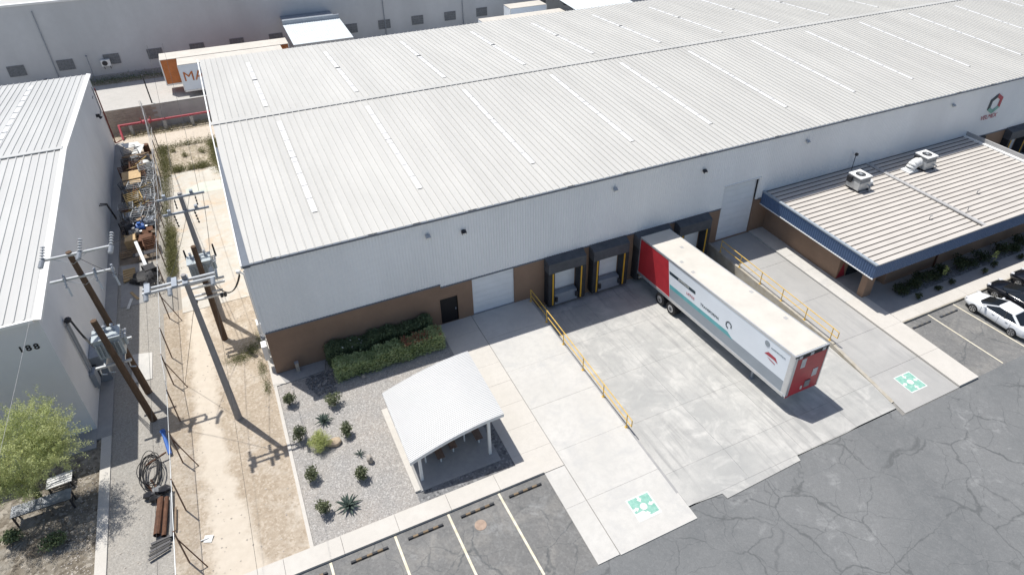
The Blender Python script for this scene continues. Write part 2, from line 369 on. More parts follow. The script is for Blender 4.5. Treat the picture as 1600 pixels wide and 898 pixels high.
def leaves(name, pts, size, m, parent=None, aspect=.5, upbias=0., label=None, cat=None, group=None, kind=None):
    V, F = leaf_arrays(np.asarray(pts,float), size, aspect, upbias); mb = MB(); mb.v = [tuple(x) for x in V]; mb.f = [tuple(map(int,x)) for x in F]
    if parent: return mb.part(name, m, parent, kind=kind)
    return mb.thing(name, m, label, cat, group, kind=kind)
# ================================================================== GROUND
ZA = -.05                                   # asphalt level; concrete sits at 0
def sheet(name, m, pts, z): return MB().poly(pts, z).struct(name, m)
def rect(x0, x1, y0, y1): return [(x0,y0),(x1,y0),(x1,y1),(x0,y1)]
g_ = MB()                                   # terrain, one sheet to the horizon with the dock pit left open
for x0, x1, y0, y1 in ((-500,17.5,-500,500),(34.2,600,-500,500),(17.5,34.2,-500,-18.4),(17.5,34.2,0.2,500)): g_.poly(rect(x0,x1,y0,y1), -.14)
g_.struct('ground', 'far_ground')
sheet('asphalt_lot', 'asphalt', [(-60,-19.6),(-60,-90),(140,-90),(140,-19.3),(39.3,-19.3),(32.6,-19.2),(32.6,-18.4),(17.4,-18.4),(17.4,-19.6)], ZA)
sheet('parking_asphalt', 'asphalt_parking', [(-60,-13.7),(-60,-19.6),(12.3,-19.6),(12.3,-13.7)], ZA+.004)
sheet('parking_asphalt_office', 'asphalt_parking', [(39.2,-13.6),(39.2,-19.3),(140,-19.3),(140,-13.6)], ZA+.004)
def slabs(parent, m, xs, ys, ztop, thick=.10, gap=.011, zf=None, name='slab'):
    zf = zf or (lambda x, y: ztop)
    for x0, x1 in zip(xs[:-1], xs[1:]):
        for y0, y1 in zip(ys[:-1], ys[1:]):
            a, b, c, d = x0+gap/2, x1-gap/2, min(y0,y1)+gap/2, max(y0,y1)-gap/2
            t = [(a,c),(b,c),(b,d),(a,d)]; q = MB(); dz = random.uniform(-.003,.003)
            q.add([(x,y,zf(x,y)-thick) for x,y in t] + [(x,y,zf(x,y)+dz) for x,y in t], [(0,3,2,1),(4,5,6,7),(0,1,5,4),(1,2,6,5),(2,3,7,6),(3,0,4,7)])
            q.part(name, m, parent)
dr = MB().poly(rect(12.97,17.5,-19.62,0), -.03).struct('driveway', 'joint_soil')
slabs(dr, 'concrete_drive', [12.98,17.50], [0,-2.75,-6.1,-9.5,-12.9,-16.3,-19.65], 0)
wk = MB().poly([(10.55,0),(10.55,-12.7),(11.75,-13.8),(11.75,-19.5),(12.97,-19.5),(12.97,0)], -.03).struct('walkway', 'joint_soil')
slabs(wk, 'concrete_walk', [10.55,12.95], [0,-1.6,-3.3,-5.0,-6.8,-8.6,-10.4,-12.2,-13.86], .012)
slabs(wk, 'concrete_drive', [11.75,12.95], [-13.88,-16.3,-19.6], .0)
# pit in front of the truck docks
def pz(x, y): return -1.1 if y > -1.2 else min(-.0, -1.1 + 1.1*(-1.2-y)/15.6)
def pxr(y): return 33.35 if y > -13.2 else 33.35 - (-13.2-y)*.7/5.4
pit = MB().grid([[(17.5,y,pz(0,y)-.05),(pxr(y),y,pz(0,y)-.05)] for y in (0.2,-1.2,-6,-11,-16.8,-18.95)]).struct('dock_pit', 'joint_soil')
ys = [0.2,-1.2,-4.9,-8.9,-12.9,-16.8,-18.9]; xs = [17.5,21.45,25.4,29.35,33.35]
for i in range(4):
    for y0, y1 in zip(ys[:-1], ys[1:]):
        q = MB(); a = xs[i]+.005; b = xs[i+1]-.005
        if i == 3: t = [(a,y1+.005),(pxr(y1),y1+.005),(pxr(y0),y0-.005),(a,y0-.005)]
        else: t = [(a,y1+.005),(b,y1+.005),(b,y0-.005),(a,y0-.005)]
        q.add([(x,y,pz(x,y)-.12) for x,y in t] + [(x,y,pz(x,y)) for x,y in t], [(0,3,2,1),(4,5,6,7),(0,1,5,4),(1,2,6,5),(2,3,7,6),(3,0,4,7)]).part('slab', 'concrete_pit', pit)
sheet('apron_edge', 'concrete_pit', [(17.6,-18.88),(19.55,-19.05),(19.6,-19.4),(24.75,-19.25),(24.82,-18.92),(28.6,-18.95),(32.65,-18.72),(32.65,-18.3),(17.6,-18.3)], -.012)
MB().box(17.38,17.52,-18.0,-.02,-1.2,.004).struct('pit_retaining_wall', 'concrete_grey')
q = MB()
for y0, y1 in ((0,-4.4),(-4.4,-8.8),(-8.8,-13.2),(-13.2,-18.5)):
    a, b = pxr(y0), pxr(y1); z0, z1 = -1.2, (.09 if y0 > -13 else .03)
    q.add([(a,y0,z0),(a+.22,y0,z0),(b+.22,y1,z0),(b,y1,z0),(a,y0,z1),(a+.22,y0,z1),(b+.22,y1,z1),(b,y1,z1)], [(0,1,2,3),(7,6,5,4),(4,5,1,0),(5,6,2,1),(6,7,3,2),(7,4,0,3)])
q.struct('ramp_kerb', 'yellow_kerb')
rp = MB().poly([(33.4,0),(33.4,-13.2),(32.5,-19.45),(37.5,-19.45),(37.5,0)], -.04).struct('ramp', 'joint_soil')
for y0, y1 in zip((0,-4.5,-9,-13.2,-16.4),(-4.5,-9,-13.2,-16.4,-19.42)):
    t = [(pxr(y1)+.20,y1+.008),(37.47,y1+.008),(37.47,y0-.008),(pxr(y0)+.20,y0-.008)]
    MB().prism(t, -.1, .0).part('slab', 'concrete_ramp', rp)
sw = MB().poly(rect(37.5,39.3,-19.4,0), -.02).struct('sidewalk', 'joint_soil')
for y0, y1 in zip((0,-2.1,-4.2,-6.3,-8.4),(-2.1,-4.2,-6.3,-8.4,-10.35)): slabs(sw, 'concrete_drive', [37.5,38.92], [y0,y1], .11, .2)
slabs(sw, 'concrete_walk', [37.5,39.28], [-10.35,-13.6,-16.5,-19.4], .12, .25)
MB().prism(rect(38.93,41.6,-12.68,-8.0), -.1, .11).struct('entry_slab', 'concrete_grey')
fs = MB().poly(rect(39.3,95,-13.6,-12.7), -.02).struct('front_sidewalk', 'joint_soil')
slabs(fs, 'concrete_walk', [39.3,41.3]+[41.3+2.4*i for i in range(1,18)], [-12.7,-13.62], .115, .25)
MB().box(39.3,82,-13.72,-13.62,-.1,.118).struct('yellow_edge', 'yellow_kerb')
MB().prism(rect(41.6,63,-12.69,-9.9), -.1, .06).struct('planter_bed', 'concrete_grey')
MB().prism(rect(41.6,63,-11.75,-10.76), -.05, .068).struct('planter_gravel', 'gravel_dark')
MB().prism(rect(41.6,63,-10.75,-9.9), -.05, .075).struct('planter_path', 'concrete_grey')
sheet('yard_beyond_office', 'concrete_pit', rect(63,140,-12.7,0), -.02)
# garden
sheet('gravel_bed', 'gravel_garden', rect(-.2,10.6,-12.9,-.1), -.005)
MB().box(-.34,-.16,-12.85,-1.0,-.1,.05).struct('garden_kerb', 'concrete_walk')
gk = MB().poly([(-4.5,-12.75),(-4.5,-13.86),(11.75,-13.86),(11.75,-12.8)], -.03).struct('kerb_walk', 'joint_soil')
for x0, x1 in ((-4.5,-1.6),(-1.6,1.1),(1.1,3.8),(3.8,6.5),(6.5,9.2),(9.2,11.74)):
    ya = -13.0 if x0 < -2 else -13.86
    MB().prism([(x0+.008,ya-(.9 if x0<-2 else 0)),(x1-.008,-13.86),(x1-.008,-12.82),(x0+.008,-12.82)], -.12, .10).part('slab', 'concrete_walk', gk)
MB().prism([(.05,-.02),(.05,-1.05),(1.6,-1.05),(2.75,-.98),(3.0,-.02)], -.08, .06).struct('wall_footing', 'concrete_grey')
MB().box(-.36,.05,-1.06,12,-.08,.055).struct('side_footing', 'concrete_walk')
MB().prism([(-.36,-.9),(.38,-1.08),(.05,-.02),(-.36,.0)], .0, .075).struct('corner_footing', 'concrete_walk')
# alley west of the warehouse
sheet('alley_dirt', 'dirt', [(-6.2,-13.1),(-2.5,-13.4),(-.3,-12.8),(-.3,9.5),(-6.2,9.5)], -.03)
tk = [(-4.75,-14.4),(-2.3,-14.2),(-2.5,-12.0),(-3.1,-9),(-3.5,-6),(-3.55,-3),(-3.35,1),(-3.45,6),(-3.6,9.6),(-4.8,9.6),(-4.75,5),(-4.6,1),(-4.85,-3),(-4.7,-7),(-4.75,-10)]
ap = MB().poly(rect(-5.0,-.3,9,31.5), -.03).struct('alley_pad', 'joint_soil')
slabs(ap, 'pale_pad', [-5.0,-2.6,-.32], [9.0,12.6,16.4,20.2,24.0,27.8,31.5], .0, .08)
MB().poly([(-3.9,26.6),(-.4,26.4),(-.4,28.4),(-2.6,28.6),(-3.9,27.8)], .008).struct('faded_green_paint', 'faded_green')
sheet('rubble_patch', 'rubble', rect(-6.3,-.3,31.4,38.3), -.025)
sheet('rear_track', 'sand_track', rect(-9.8,0.2,38.1,41.9), -.015)
sheet('rear_verge', 'rubble', rect(-30,60,41.8,44.2), -.01)
sheet('rear_road', 'road_pale', rect(-120,140,44.2,60.0), -.03)
sheet('rear_verge_dark', 'rubble', rect(-120,140,60.0,62.2), -.02)
# yard of building 188
sheet('yard_gravel', 'gravel_yard', rect(-9.2,-5.6,-14.5,42), -.035)
MB().prism(rect(-9.85,-9.1,-.9,41), -.1, .06).struct('wall_pavement', 'concrete_grey')
MB().prism(rect(-9.62,-9.12,-14.5,-.9), -.1, .05).struct('concrete_strip', 'concrete_walk')
MB().prism([(-8.15,3.1),(-7.0,3.0),(-6.95,5.6),(-8.1,5.9)], -.06, .01).struct('small_slab', 'concrete_drive')
MB().prism(rect(-8.9,-7.2,11.5,17.0), -.06, -.01).struct('yard_slab', 'concrete_grey')
MB().poly([(-9.05,17.2),(-6.4,16.8),(-6.2,22),(-6.1,30),(-6.3,38.2),(-9.05,38.4)], -.028).struct('dark_soil_sheet', 'yard_soil')  # darker soil sheet laid under the scrap row
sheet('litter_ground', 'litter', rect(-30,-9.6,-14.5,0.2), -.04)
MB().prism(rect(-14,-9.86,-1.5,0), -.08, .05).struct('apron_188', 'concrete_grey')
# painted lines
def stripe(p, x0, y0, x1, y1, w_, m='line_paint', z=ZA+.009):
    d = Vector((x1-x0,y1-y0)).normalized(); nn = Vector((-d.y,d.x))*w_/2
    return MB().poly([(x0+nn.x,y0+nn.y),(x0-nn.x,y0-nn.y),(x1-nn.x,y1-nn.y),(x1+nn.x,y1+nn.y)], z).part('painted_line', m, p)
pk = bpy.data.objects['parking_asphalt']; po = bpy.data.objects['parking_asphalt_office']
for x0, x1, yb in ((.38,.5,-18.9),(3.52,3.66,-18.9),(6.27,6.42,-18.95),(9.05,9.24,-18.9),(-2.4,-2.3,-18.9)): stripe(pk, x0, -13.92, x1, yb, .12)
for x0, x1, yb in ((41.8,41.98,-19.2),(44.42,44.78,-19.25),(47.2,47.4,-19.3),(49.9,50.1,-19.3),(52.7,52.9,-19.3)): stripe(po, x0, -13.78, x1, yb, .10)
# assembly point signs painted on the concrete
def assembly(x, y, s, worn, nm):
    r = thing('painted_assembly_sign', nm, 'ground sign', (x,y,.003), 'painted assembly point signs')
    h = s/2; q = MB().poly([(x-h,y-h),(x+h,y-h),(x+h,y+h),(x-h,y+h)], .006); q.part('white_border', 'paint_white', r)
    i = h-.07
    if worn: MB().poly([(x-i,y-i*.35),(x-i*.25,y-i*.3),(x+i*.15,y-i*.9),(x+i,y-i*.85),(x+i,y+i),(x-i,y+i)], .010).part('green_field', 'paint_green', r)
    else: MB().poly([(x-i,y-i),(x+i,y-i),(x+i,y+i),(x-i,y+i)], .010).part('green_field', 'paint_green', r)
    MB().poly([(x+.145*s*math.cos(t),y+.145*s*math.sin(t)) for t in np.linspace(0,2*math.pi,20)[:-1]], .014).part('white_disc', 'paint_white', r)
    for k in range(4):
        c_, s_ = math.cos(k*math.pi/2), math.sin(k*math.pi/2)
        pp = [(.455,-.05),(.455,.05),(.34,.05),(.34,.105),(.20,0),(.34,-.105),(.34,-.05)]
        MB().poly([(x+s*(a*c_-b*s_), y+s*(a*s_+b*c_)) for a,b in pp], .0145).part('arrow', 'paint_white', r)
assembly(15.42, -17.9, 1.36, True, 'worn green and white assembly point square on the left concrete driveway')
assembly(35.15, -17.78, 1.4, False, 'green and white assembly point square painted on the grey ramp')
# wheel stops
def wheel_stop(x0, x1, y, label, grp, n=7, alt='stop_yellow'):
    r = thing('wheel_stop', label, 'wheel stop', ((x0+x1)/2,y,ZA), grp); L_ = (x1-x0)/n
    for k in range(n):
        q = MB(); a = x0+k*L_; b = a+L_-.002
        q.add([(a,y-.075,ZA+.004),(b,y-.075,ZA+.004),(b,y+.075,ZA+.004),(a,y+.075,ZA+.004),(a,y-.045,ZA+.11),(b,y-.045,ZA+.11),(b,y+.045,ZA+.11),(a,y+.045,ZA+.11)],[(0,3,2,1),(4,5,6,7),(0,1,5,4),(1,2,6,5),(2,3,7,6),(3,0,4,7)])
        q.part('segment', alt if k % 2 else ('rubber' if alt == 'stop_yellow' else 'rubber_grey'), r)
for x0, x1, lb in ((-1.2,.15,'dark wheel stop in the parking bay at the dirt alley end'),(1.25,3.05,'dark banded wheel stop below the largest agave of the garden'),(4.05,5.85,'dark banded wheel stop below the low corner of the shelter'),(6.8,8.6,'dark banded wheel stop in the bay with the round manhole cover'),(9.45,11.3,'dark banded wheel stop in the bay beside the concrete walkway')): wheel_stop(x0, x1, -14.38, lb, 'wheel stops below the garden')
for x0, x1, lb in ((39.6,41.3,'faded dark wheel stop in the empty bay beside the ramp sidewalk'),(42.3,44.05,'faded dark wheel stop in the empty bay next to the white sedan')): wheel_stop(x0, x1, -14.35, lb, 'wheel stops by the office', 7, 'stop_faded')
mh = MB(); mh.cyl((7.53,-15.2,ZA),(7.53,-15.2,ZA+.02),.3,.3,20); mh.thing('manhole_cover', 'rust_pale', 'rusty round manhole cover set in a parking bay', 'manhole')
# ================================================================== WAREHOUSE
WL, EZ, RZ, RY, BY = 96.0, 8.48, 9.39, 18.44, 36.9
wh = thing('warehouse', 'long white metal warehouse with ribbed roof, grey cladding and brown base wall', 'warehouse', (WL/2,RY,0))
def cells(mb, x0, x1, z0, z1, holes, y0, y1):
    xs = sorted({x0,x1}|{h[0] for h in holes}|{h[1] for h in holes}); zs = sorted({z0,z1}|{h[2] for h in holes}|{h[3] for h in holes})
    for a, b in zip(xs[:-1], xs[1:]):
        run = None
        for c, d in zip(zs[:-1], zs[1:]):
            mx, mz = (a+b)/2, (c+d)/2
            if any(h[0]<mx<h[1] and h[2]<mz<h[3] for h in holes):
                if run: mb.box(a,b,y0,y1,*run); run = None
            else: run = (run[0] if run else c, d)
        if run: mb.box(a,b,y0,y1,*run)
DOCKX = [18.58,22.2,26.0,29.68]; DW = 3.08
holes = [(10.85,12.08,0,2.14),(13.18,16.28,0,3.18),(34.05,37.4,0,5.08)] + [(x+.55,x+DW-.55,.05,2.25) for x in DOCKX] + [(x+.55,x+DW-.55,.05,2.25) for x in (68.6,72.3,76.0)]
q = MB(); cells(q, 0, WL, -1.2, 5.1, holes, .0, .28); q.part('base_wall', 'brown_paint', wh)
q = MB(); q.box(.0,WL,.28,.4,5.1,8.3); q.box(0,.25,.4,BY-.1,-.2,8.3); q.box(0,WL,BY-.25,BY-.1,-.2,8.3); q.box(WL-.25,WL,.4,BY-.3,-.2,8.3); q.part('outer_wall', 'cladding', wh)
for x0, x1, z0 in ((0.02,10.98,3.44),(10.98,34.02,3.2),(34.02,37.52,5.12),(37.52,WL,3.18)):
    q = MB(); corr(q, (x0,-.03,z0), (1,0,0), (0,0,8.40-z0), x1-x0, .19, .022, (0,-1,0)); q.part('cladding_sheet', 'cladding', wh)
    MB().box(x0,x1,-.085,-.001,z0-.09,z0-.002).part('drip_flashing', 'slate_trim', wh)
MB().box(-.06,.06,-.075,-.0005,3.36,8.40).part('corner_trim', 'cladding', wh)
# gutter, rake, ridge
MB().box(-.08,WL,-.2,-.062,8.36,8.49).part('gutter', 'slate_trim', wh)
MB().box(-.08,WL,-.235,-.202,8.40,8.50).part('gutter_lip', 'slate_trim', wh)
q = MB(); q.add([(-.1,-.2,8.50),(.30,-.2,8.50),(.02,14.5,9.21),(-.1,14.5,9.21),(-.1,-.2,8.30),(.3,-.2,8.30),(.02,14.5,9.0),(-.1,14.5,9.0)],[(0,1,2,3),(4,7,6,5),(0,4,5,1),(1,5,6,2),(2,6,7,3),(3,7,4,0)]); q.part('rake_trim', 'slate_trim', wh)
q = MB(); q.beam((-.14,-.2,8.42),(-.14,RY,9.36),.07,.22); q.beam((-.1,RY,9.40),(-.1,BY+.1,8.50),.10,.2); q.part('rake_trim', 'white_trim', wh)
q = MB(); q.add([(-.15,RY-.3,9.43),(WL,RY-.3,9.43),(WL,RY,9.475),(-.15,RY,9.475),(-.15,RY+.3,9.43),(WL,RY+.3,9.43)],[(0,1,2,3),(3,2,5,4)]); q.part('ridge_cap', 'roof_white', wh)
q = MB(); q.box(-.15,WL,RY-.34,RY-.31,9.40,9.44); q.part('ridge_seam', 'slate_trim', wh)
# roof panels
PP = .48
def panel(y0, z0, y1, z1, n=1, p=PP):
    q = MB(); prof = []
    for k in range(n):
        prof += [(k*p+.0,0),(k*p+p-.075,0),(k*p+p-.062,.068),(k*p+p-.020,.068),(k*p+p-.003,0)]
    q.grid([[(x,y0,z0+h) for x,h in prof],[(x,y1,z1+h) for x,h in prof]]); return q
fe, be = (-.19, EZ-.01), (BY+.12, EZ-.01)
pf = panel(fe[0],fe[1],RY,RZ); pb = panel(RY,RZ,be[0],be[1])
def locm(mb, name, m):            # mesh in local space of the warehouse origin
    return mb.mesh(name, m, ROOT[wh.name])
mf = locm(pf,'roof_panel','roof_white'); mb_ = locm(pb,'roof_panel','roof_white')
NF, NB = 155, 135
for i in range(NF): copy_part(mf, 'roof_panel', wh, (.06+i*PP, 0, random.uniform(-.003,.003)))
for i in range(NB): copy_part(mb_, 'roof_panel', wh, (.06+i*PP, 0, random.uniform(-.003,.003)))
for (y0,z0,y1,z1), k in (((fe[0],fe[1],RY,RZ),NF),((RY,RZ,be[0],be[1]),NB)):
    q = panel(y0,z0,y1,z1,int((WL-.1)/PP)-k); q.v = [(x+.06+k*PP,y,z) for x,y,z in q.v]; q.part('roof_sheet', 'roof_white', wh, kind='stuff')
def rz_(y): return RZ - abs(y-RY)*(RZ-EZ+.01)/(RY+.19)
def skylight(xc, ya, yb):
    k = round((xc-.06)/PP); x0 = .06+k*PP+.03; x1 = x0+PP-.13
    n = 8; st = (yb-ya)/n; q = MB(); d = MB()
    for i in range(n):
        a, b = ya+i*st, ya+(i+1)*st
        q.add([(x0,a,rz_(a)+.03),(x1,a,rz_(a)+.03),(x1,b-.06,rz_(b)+.025),(x0,b-.06,rz_(b)+.025)],[(0,1,2,3)])
        q.add([(x0,a,rz_(a)),(x1,a,rz_(a)),(x1,a,rz_(a)+.03),(x0,a,rz_(a)+.03)],[(0,1,2,3)])
        d.box(x0+.04,x1-.02,a-.055,a-.012,rz_(a)+.005,rz_(a)+.04)
        if i == 4: d.box(x0-.03,x1+.03,a+.6,a+.64,rz_(a),rz_(a)+.08)
    s = q.part('skylight', 'skylight', wh); d.part('lap_joint', 'lap_dark', s, kind='stuff')
SKX = [4.15,11.3,19.1,27.5,34.75,42.2,49.8,57.4,65,72.6,80.2,87.8]
for x in SKX: skylight(x, 3.6, 17.0); skylight(x-.4 if x < 20 else x-.9, 20.4, 33.9)
for x in (1.15,6.9,9.6,13.2,16.4,20.2,24.5,31.0,38.0,45,52,58.5,63): MB().box(x,x+.55,-.16,-.12,8.50,8.545).part('eave_clip', 'lap_dark', wh)
# doors
q = MB()
for k in range(7): q.box(13.18,16.28,.10,.14,.02+k*.45,.02+k*.45+.44)
q.part('overhead_door', 'door_white', wh)
MB().box(13.18,16.28,.02,.1,0,.03).part('threshold', 'steel_grey', wh)
md = MB().box(10.86,12.07,.08,.13,0,2.13).part('personnel_door', 'door_black', wh)
MB().box(11.9,11.96,.03,.08,.95,1.1).part('handle', 'steel_grey', md)
q = MB(); q.box(10.78,10.85,-.02,.1,0,2.21); q.box(12.08,12.15,-.02,.1,0,2.21); q.box(10.85,12.08,-.02,.1,2.14,2.21); q.part('door_frame', 'brown_paint', md)
bd = MB()
for k in range(9): bd.box(34.05,37.4,.16,.20,.02+k*.56,.02+k*.56+.55)
bd = bd.part('tall_overhead_door', 'door_white', wh)
q = MB(); q.box(37.4,37.62,-.10,.2,3.18,5.14); q.box(33.95,37.4,-.10,.15,5.05,5.14); q.part('jamb', 'white_trim', bd)
# truck docks
def dock(x, door=True):
    a, b = x, x+DW; D = -.72
    sh = MB(); sh.add([(a,-.03,3.22),(b,-.03,3.22),(b,-.03,2.2),(a,-.03,2.2),(a+.05,D,2.98),(b-.05,D,2.98),(b-.05,D,2.15),(a+.05,D,2.15)],[(0,1,5,4),(4,5,6,7),(7,6,2,3),(1,2,6,5),(0,4,7,3)])
    sh = sh.part('dock_shelter', 'rubber_grey', wh)
    for s, (p0, p1) in enumerate(((a,a+.56),(b-.56,b))):
        MB().box(p0+.04,p1-.02,D+.02,-.03,-.75,2.16).part('side_pad', 'rubber', sh)
        xg = a+.40 if s == 0 else b-.40
        MB().box(xg-.05,xg+.05,D-.005,D+.03,-.68,2.12).part('yellow_guide', 'yellow_guide', sh)
    MB().box(a+.56,b-.56,-.5,-.1,1.98,2.15).part('head_curtain', 'rubber_grey', sh)
    d = MB()
    for k in range(4): d.box(a+.55,b-.55,.05,.09,.05+k*.55,.05+k*.55+.54)
    d.part('dock_door', 'door_white', wh)
    lv = MB(); lv.add([(a+.62,-.05,.10),(b-.62,-.05,.10),(b-.62,-.5,.02),(a+.62,-.5,.02),(a+.62,-.62,-.78),(b-.62,-.62,-.78),(a+.62,-.05,-.78),(b-.62,-.05,-.78)],[(3,2,1,0),(4,5,2,3),(0,6,4,3),(2,5,7,1),(6,7,5,4)])
    lv = lv.part('dock_leveler', 'steel_grey', wh)
    for xx in (a+.62,b-.80): MB().box(xx,xx+.18,-.74,-.63,-.5,-.1).part('bumper', 'rubber', lv)
for x in DOCKX: dock(x)
for x in (68.6,72.3,76.0): dock(x)
MB().box(63.9,65.4,.02,-.25,.0,3.1).part('dark_opening_cover', 'rubber', wh)
# wall-mounted floodlights
def flood(x, z, dark, label):
    r = thing('floodlight', label, 'floodlight', (x,-.06,z), 'floodlights on the warehouse wall')
    m = 'dark_metal' if dark else 'galvanised'
    MB().box(x-.05,x+.05,-.14,-.062,z-.05,z+.10).part('bracket', m, r); s = .15
    q = MB(); q.add([(x-s,-.36,z-.0),(x+s,-.36,z-.0),(x+s,-.13,z+.12),(x-s,-.13,z+.12),(x-s,-.33,z-.13),(x+s,-.33,z-.13),(x+s,-.13,z-.05),(x-s,-.13,z-.05)],[(0,1,2,3),(4,7,6,5),(0,4,5,1),(1,5,6,2),(2,6,7,3),(3,7,4,0)]); q.part('housing', m, r)
    MB().add([(x-.13,-.365,z-.015),(x+.13,-.365,z-.015),(x+.13,-.34,z-.12),(x-.13,-.34,z-.12)],[(0,1,2,3)]).part('lens', 'lamp_glass', r)
flood(10.47,7.42,False,'pale floodlight under the eave above the black personnel door')
flood(12.8,7.1,True,'dark floodlight above the white overhead door beside the garden')
flood(23.94,7.44,False,'small pale floodlight high above the truck docks')
flood(31.65,7.08,True,'dark floodlight on the wall near the tall white door')
flood(41.6,7.4,False,'pale floodlight above the office roof near its blue corner')
flood(58.6,7.36,False,'pale floodlight beside the hexagonal company emblem')
flood(72.0,7.3,True,'dark floodlight on the wall past the company emblem')
# emblem and lettering
lg = thing('wall_emblem', 'hexagonal green, grey and red company emblem with lettering high on the warehouse wall', 'sign', (64.8,-.06,4.9))
hx = lambda r, k: (64.95+r*1.02*math.sin(k*math.pi/3), 6.35+r*math.cos(k*math.pi/3))
for ks, m in (((4,5,0),'print_dark'),((0,1,2),'print_red'),((2,3,4),'paint_green')):
    q = MB()
    for k0, k1 in zip(ks[:-1], ks[1:]):
        a, b, c, d = hx(.98,k0), hx(.98,k1), hx(.60,k1), hx(.60,k0)
        for y in (-.10,): q.add([(p[0],y,p[1]) for p in (a,b,c,d)]+[(p[0],y+.03,p[1]) for p in (a,b,c,d)],[(0,1,2,3),(4,7,6,5),(0,4,5,1),(1,5,6,2),(2,6,7,3),(3,7,4,0)])
    q.part('emblem_segment', m, lg)
text_part('VELMEX', .62, 'print_red', lg, (64.75,-.09,5.1), (1,0,0), (0,0,1), sx=1.05)
# conduits and meter boxes on the west side near the corner
eb = thing('electrical_panel', 'white electrical boxes and service mast at the warehouse front corner', 'electrical box', (-.25,1.2,0))
MB().box(-.42,-.12,.5,1.1,.9,2.0).part('meter_box', 'white_trim', eb); MB().box(-.36,-.12,1.4,1.9,.6,1.9).part('switch_box', 'junk_grey', eb)
MB().box(-.40,-.12,2.3,2.9,1.2,2.4).part('meter_box', 'white_trim', eb)
MB().tube([(-.2,1.6,0),(-.2,1.6,6.8),(-.45,1.6,7.1)],.055).part('conduit', 'white_trim', eb); MB().tube([(-.2,2.6,0),(-.2,2.6,6.4)],.045).part('conduit', 'galvanised', eb)
MB().ico((-.45,1.6,7.05),.16).part('weatherhead', 'white_trim', eb)
bl = thing('vent_post', 'short grey post standing against the brown wall beside the hedge', 'post', (1.25,-.35,.06))
MB().box(1.15,1.36,-.42,-.22,.06,.75).part('body', 'boulder_grey', bl); MB().box(1.13,1.38,-.44,-.20,.75,.80).part('cap', 'concrete_grey', bl)

# ================================================================== BUILDING 188
b8 = thing('neighbour_building', 'grey building numbered 188 with white ribbed roof', 'building', (-20,20,0))
X8 = -9.86; E8, R8, RY8, BY8 = 8.35, 8.95, 19.6, 40.6
q = MB(); q.box(-32,X8,0,.25,-.1,E8-.15); q.box(-32,-31.75,.25,BY8,-.1,E8-.15); q.box(-32,X8,BY8,BY8+.25,-.1,E8-1.2); q.part('wall', 'wall_188', b8)
q = MB(); q.add([(X8,0.25,-.1),(X8,BY8,-.1),(X8,BY8,7.2),(X8,RY8,R8-.25),(X8,.25,E8-.15),(X8-.25,.25,-.1),(X8-.25,BY8,-.1),(X8-.25,BY8,7.2),(X8-.25,RY8,R8-.25),(X8-.25,.25,E8-.15)],[(0,1,2,3,4),(9,8,7,6,5),(0,4,9,5),(1,6,7,2)]); q.part('gable_wall', 'wall_188', b8)
P8 = .457
def pan8(y0,z0,y1,z1):
    q = MB(); prof = [(0,0),(-.36,0),(-.375,.06),(-.44,.06),(-.455,0)]
    q.grid([[(X8-.08+x,y1,z1+h) for x,h in prof],[(X8-.08+x,y0,z0+h) for x,h in prof]]); return q.mesh('roof_panel','roof_188',ROOT[b8.name])
zb8 = 7.35
m1 = pan8(-.12,E8,RY8,R8); m2 = pan8(RY8,R8,BY8+.3,zb8)
for i in range(46):
    copy_part(m1,'roof_panel',b8,(-i*P8,0,0)); copy_part(m2,'roof_panel',b8,(-i*P8,0,0))
q = MB(); q.box(-32,X8-.0,RY8-.22,RY8+.22,R8+.045,R8+.11); q.part('ridge_cap', 'roof_188', b8)
MB().box(-32,X8-.1,-.30,-.13,E8-.16,E8+.03).part('gutter', 'white_trim', b8)
q = MB()      # tilted rake flashing along the gable
for (y0,z0),(y1,z1) in (((-.30,E8+.02),(RY8,R8+.06)),((RY8,R8+.06),(BY8+.35,zb8+.06))):
    q.add([(X8-.10,y0,z0+.03),(X8+.24,y0,z0-.06),(X8+.24,y1,z1-.05),(X8-.10,y1,z1+.03)],[(0,1,2,3)]); q.add([(X8+.24,y0,z0-.06),(X8+.24,y0,z0-.24),(X8+.24,y1,z1-.18),(X8+.24,y1,z1-.05)],[(0,1,2,3)])
q.part('rake_flashing', 'white_trim', b8)
for k in range(10):   # rooflight segments behind the ridge
    y = 22.3+k*1.72; zz = R8+(zb8-R8)*(y-RY8)/(BY8-RY8); z2 = R8+(zb8-R8)*(y+1.5-RY8)/(BY8-RY8)
    x0 = X8-.08-9*P8-.36
    MB().add([(x0,y,zz+.07),(x0+.34,y,zz+.07),(x0+.34,y+1.5,z2+.06),(x0,y+1.5,z2+.06),(x0,y,zz),(x0+.34,y,zz),(x0+.34,y+1.5,z2),(x0,y+1.5,z2)],[(0,1,2,3),(4,5,1,0),(5,6,2,1),(6,7,3,2),(7,4,0,3)]).part('rooflight', 'skylight', b8)
text_part('1', .50, 'number_black', b8, (-11.12,-.012,6.62), (1,0,0), (0,0,1), 'number'); text_part('8', .50, 'number_black', b8, (-10.80,-.012,6.60), (1,0,0), (0,0,1), 'number'); text_part('8', .50, 'number_black', b8, (-10.46,-.012,6.58), (1,0,0), (0,0,1), 'number')
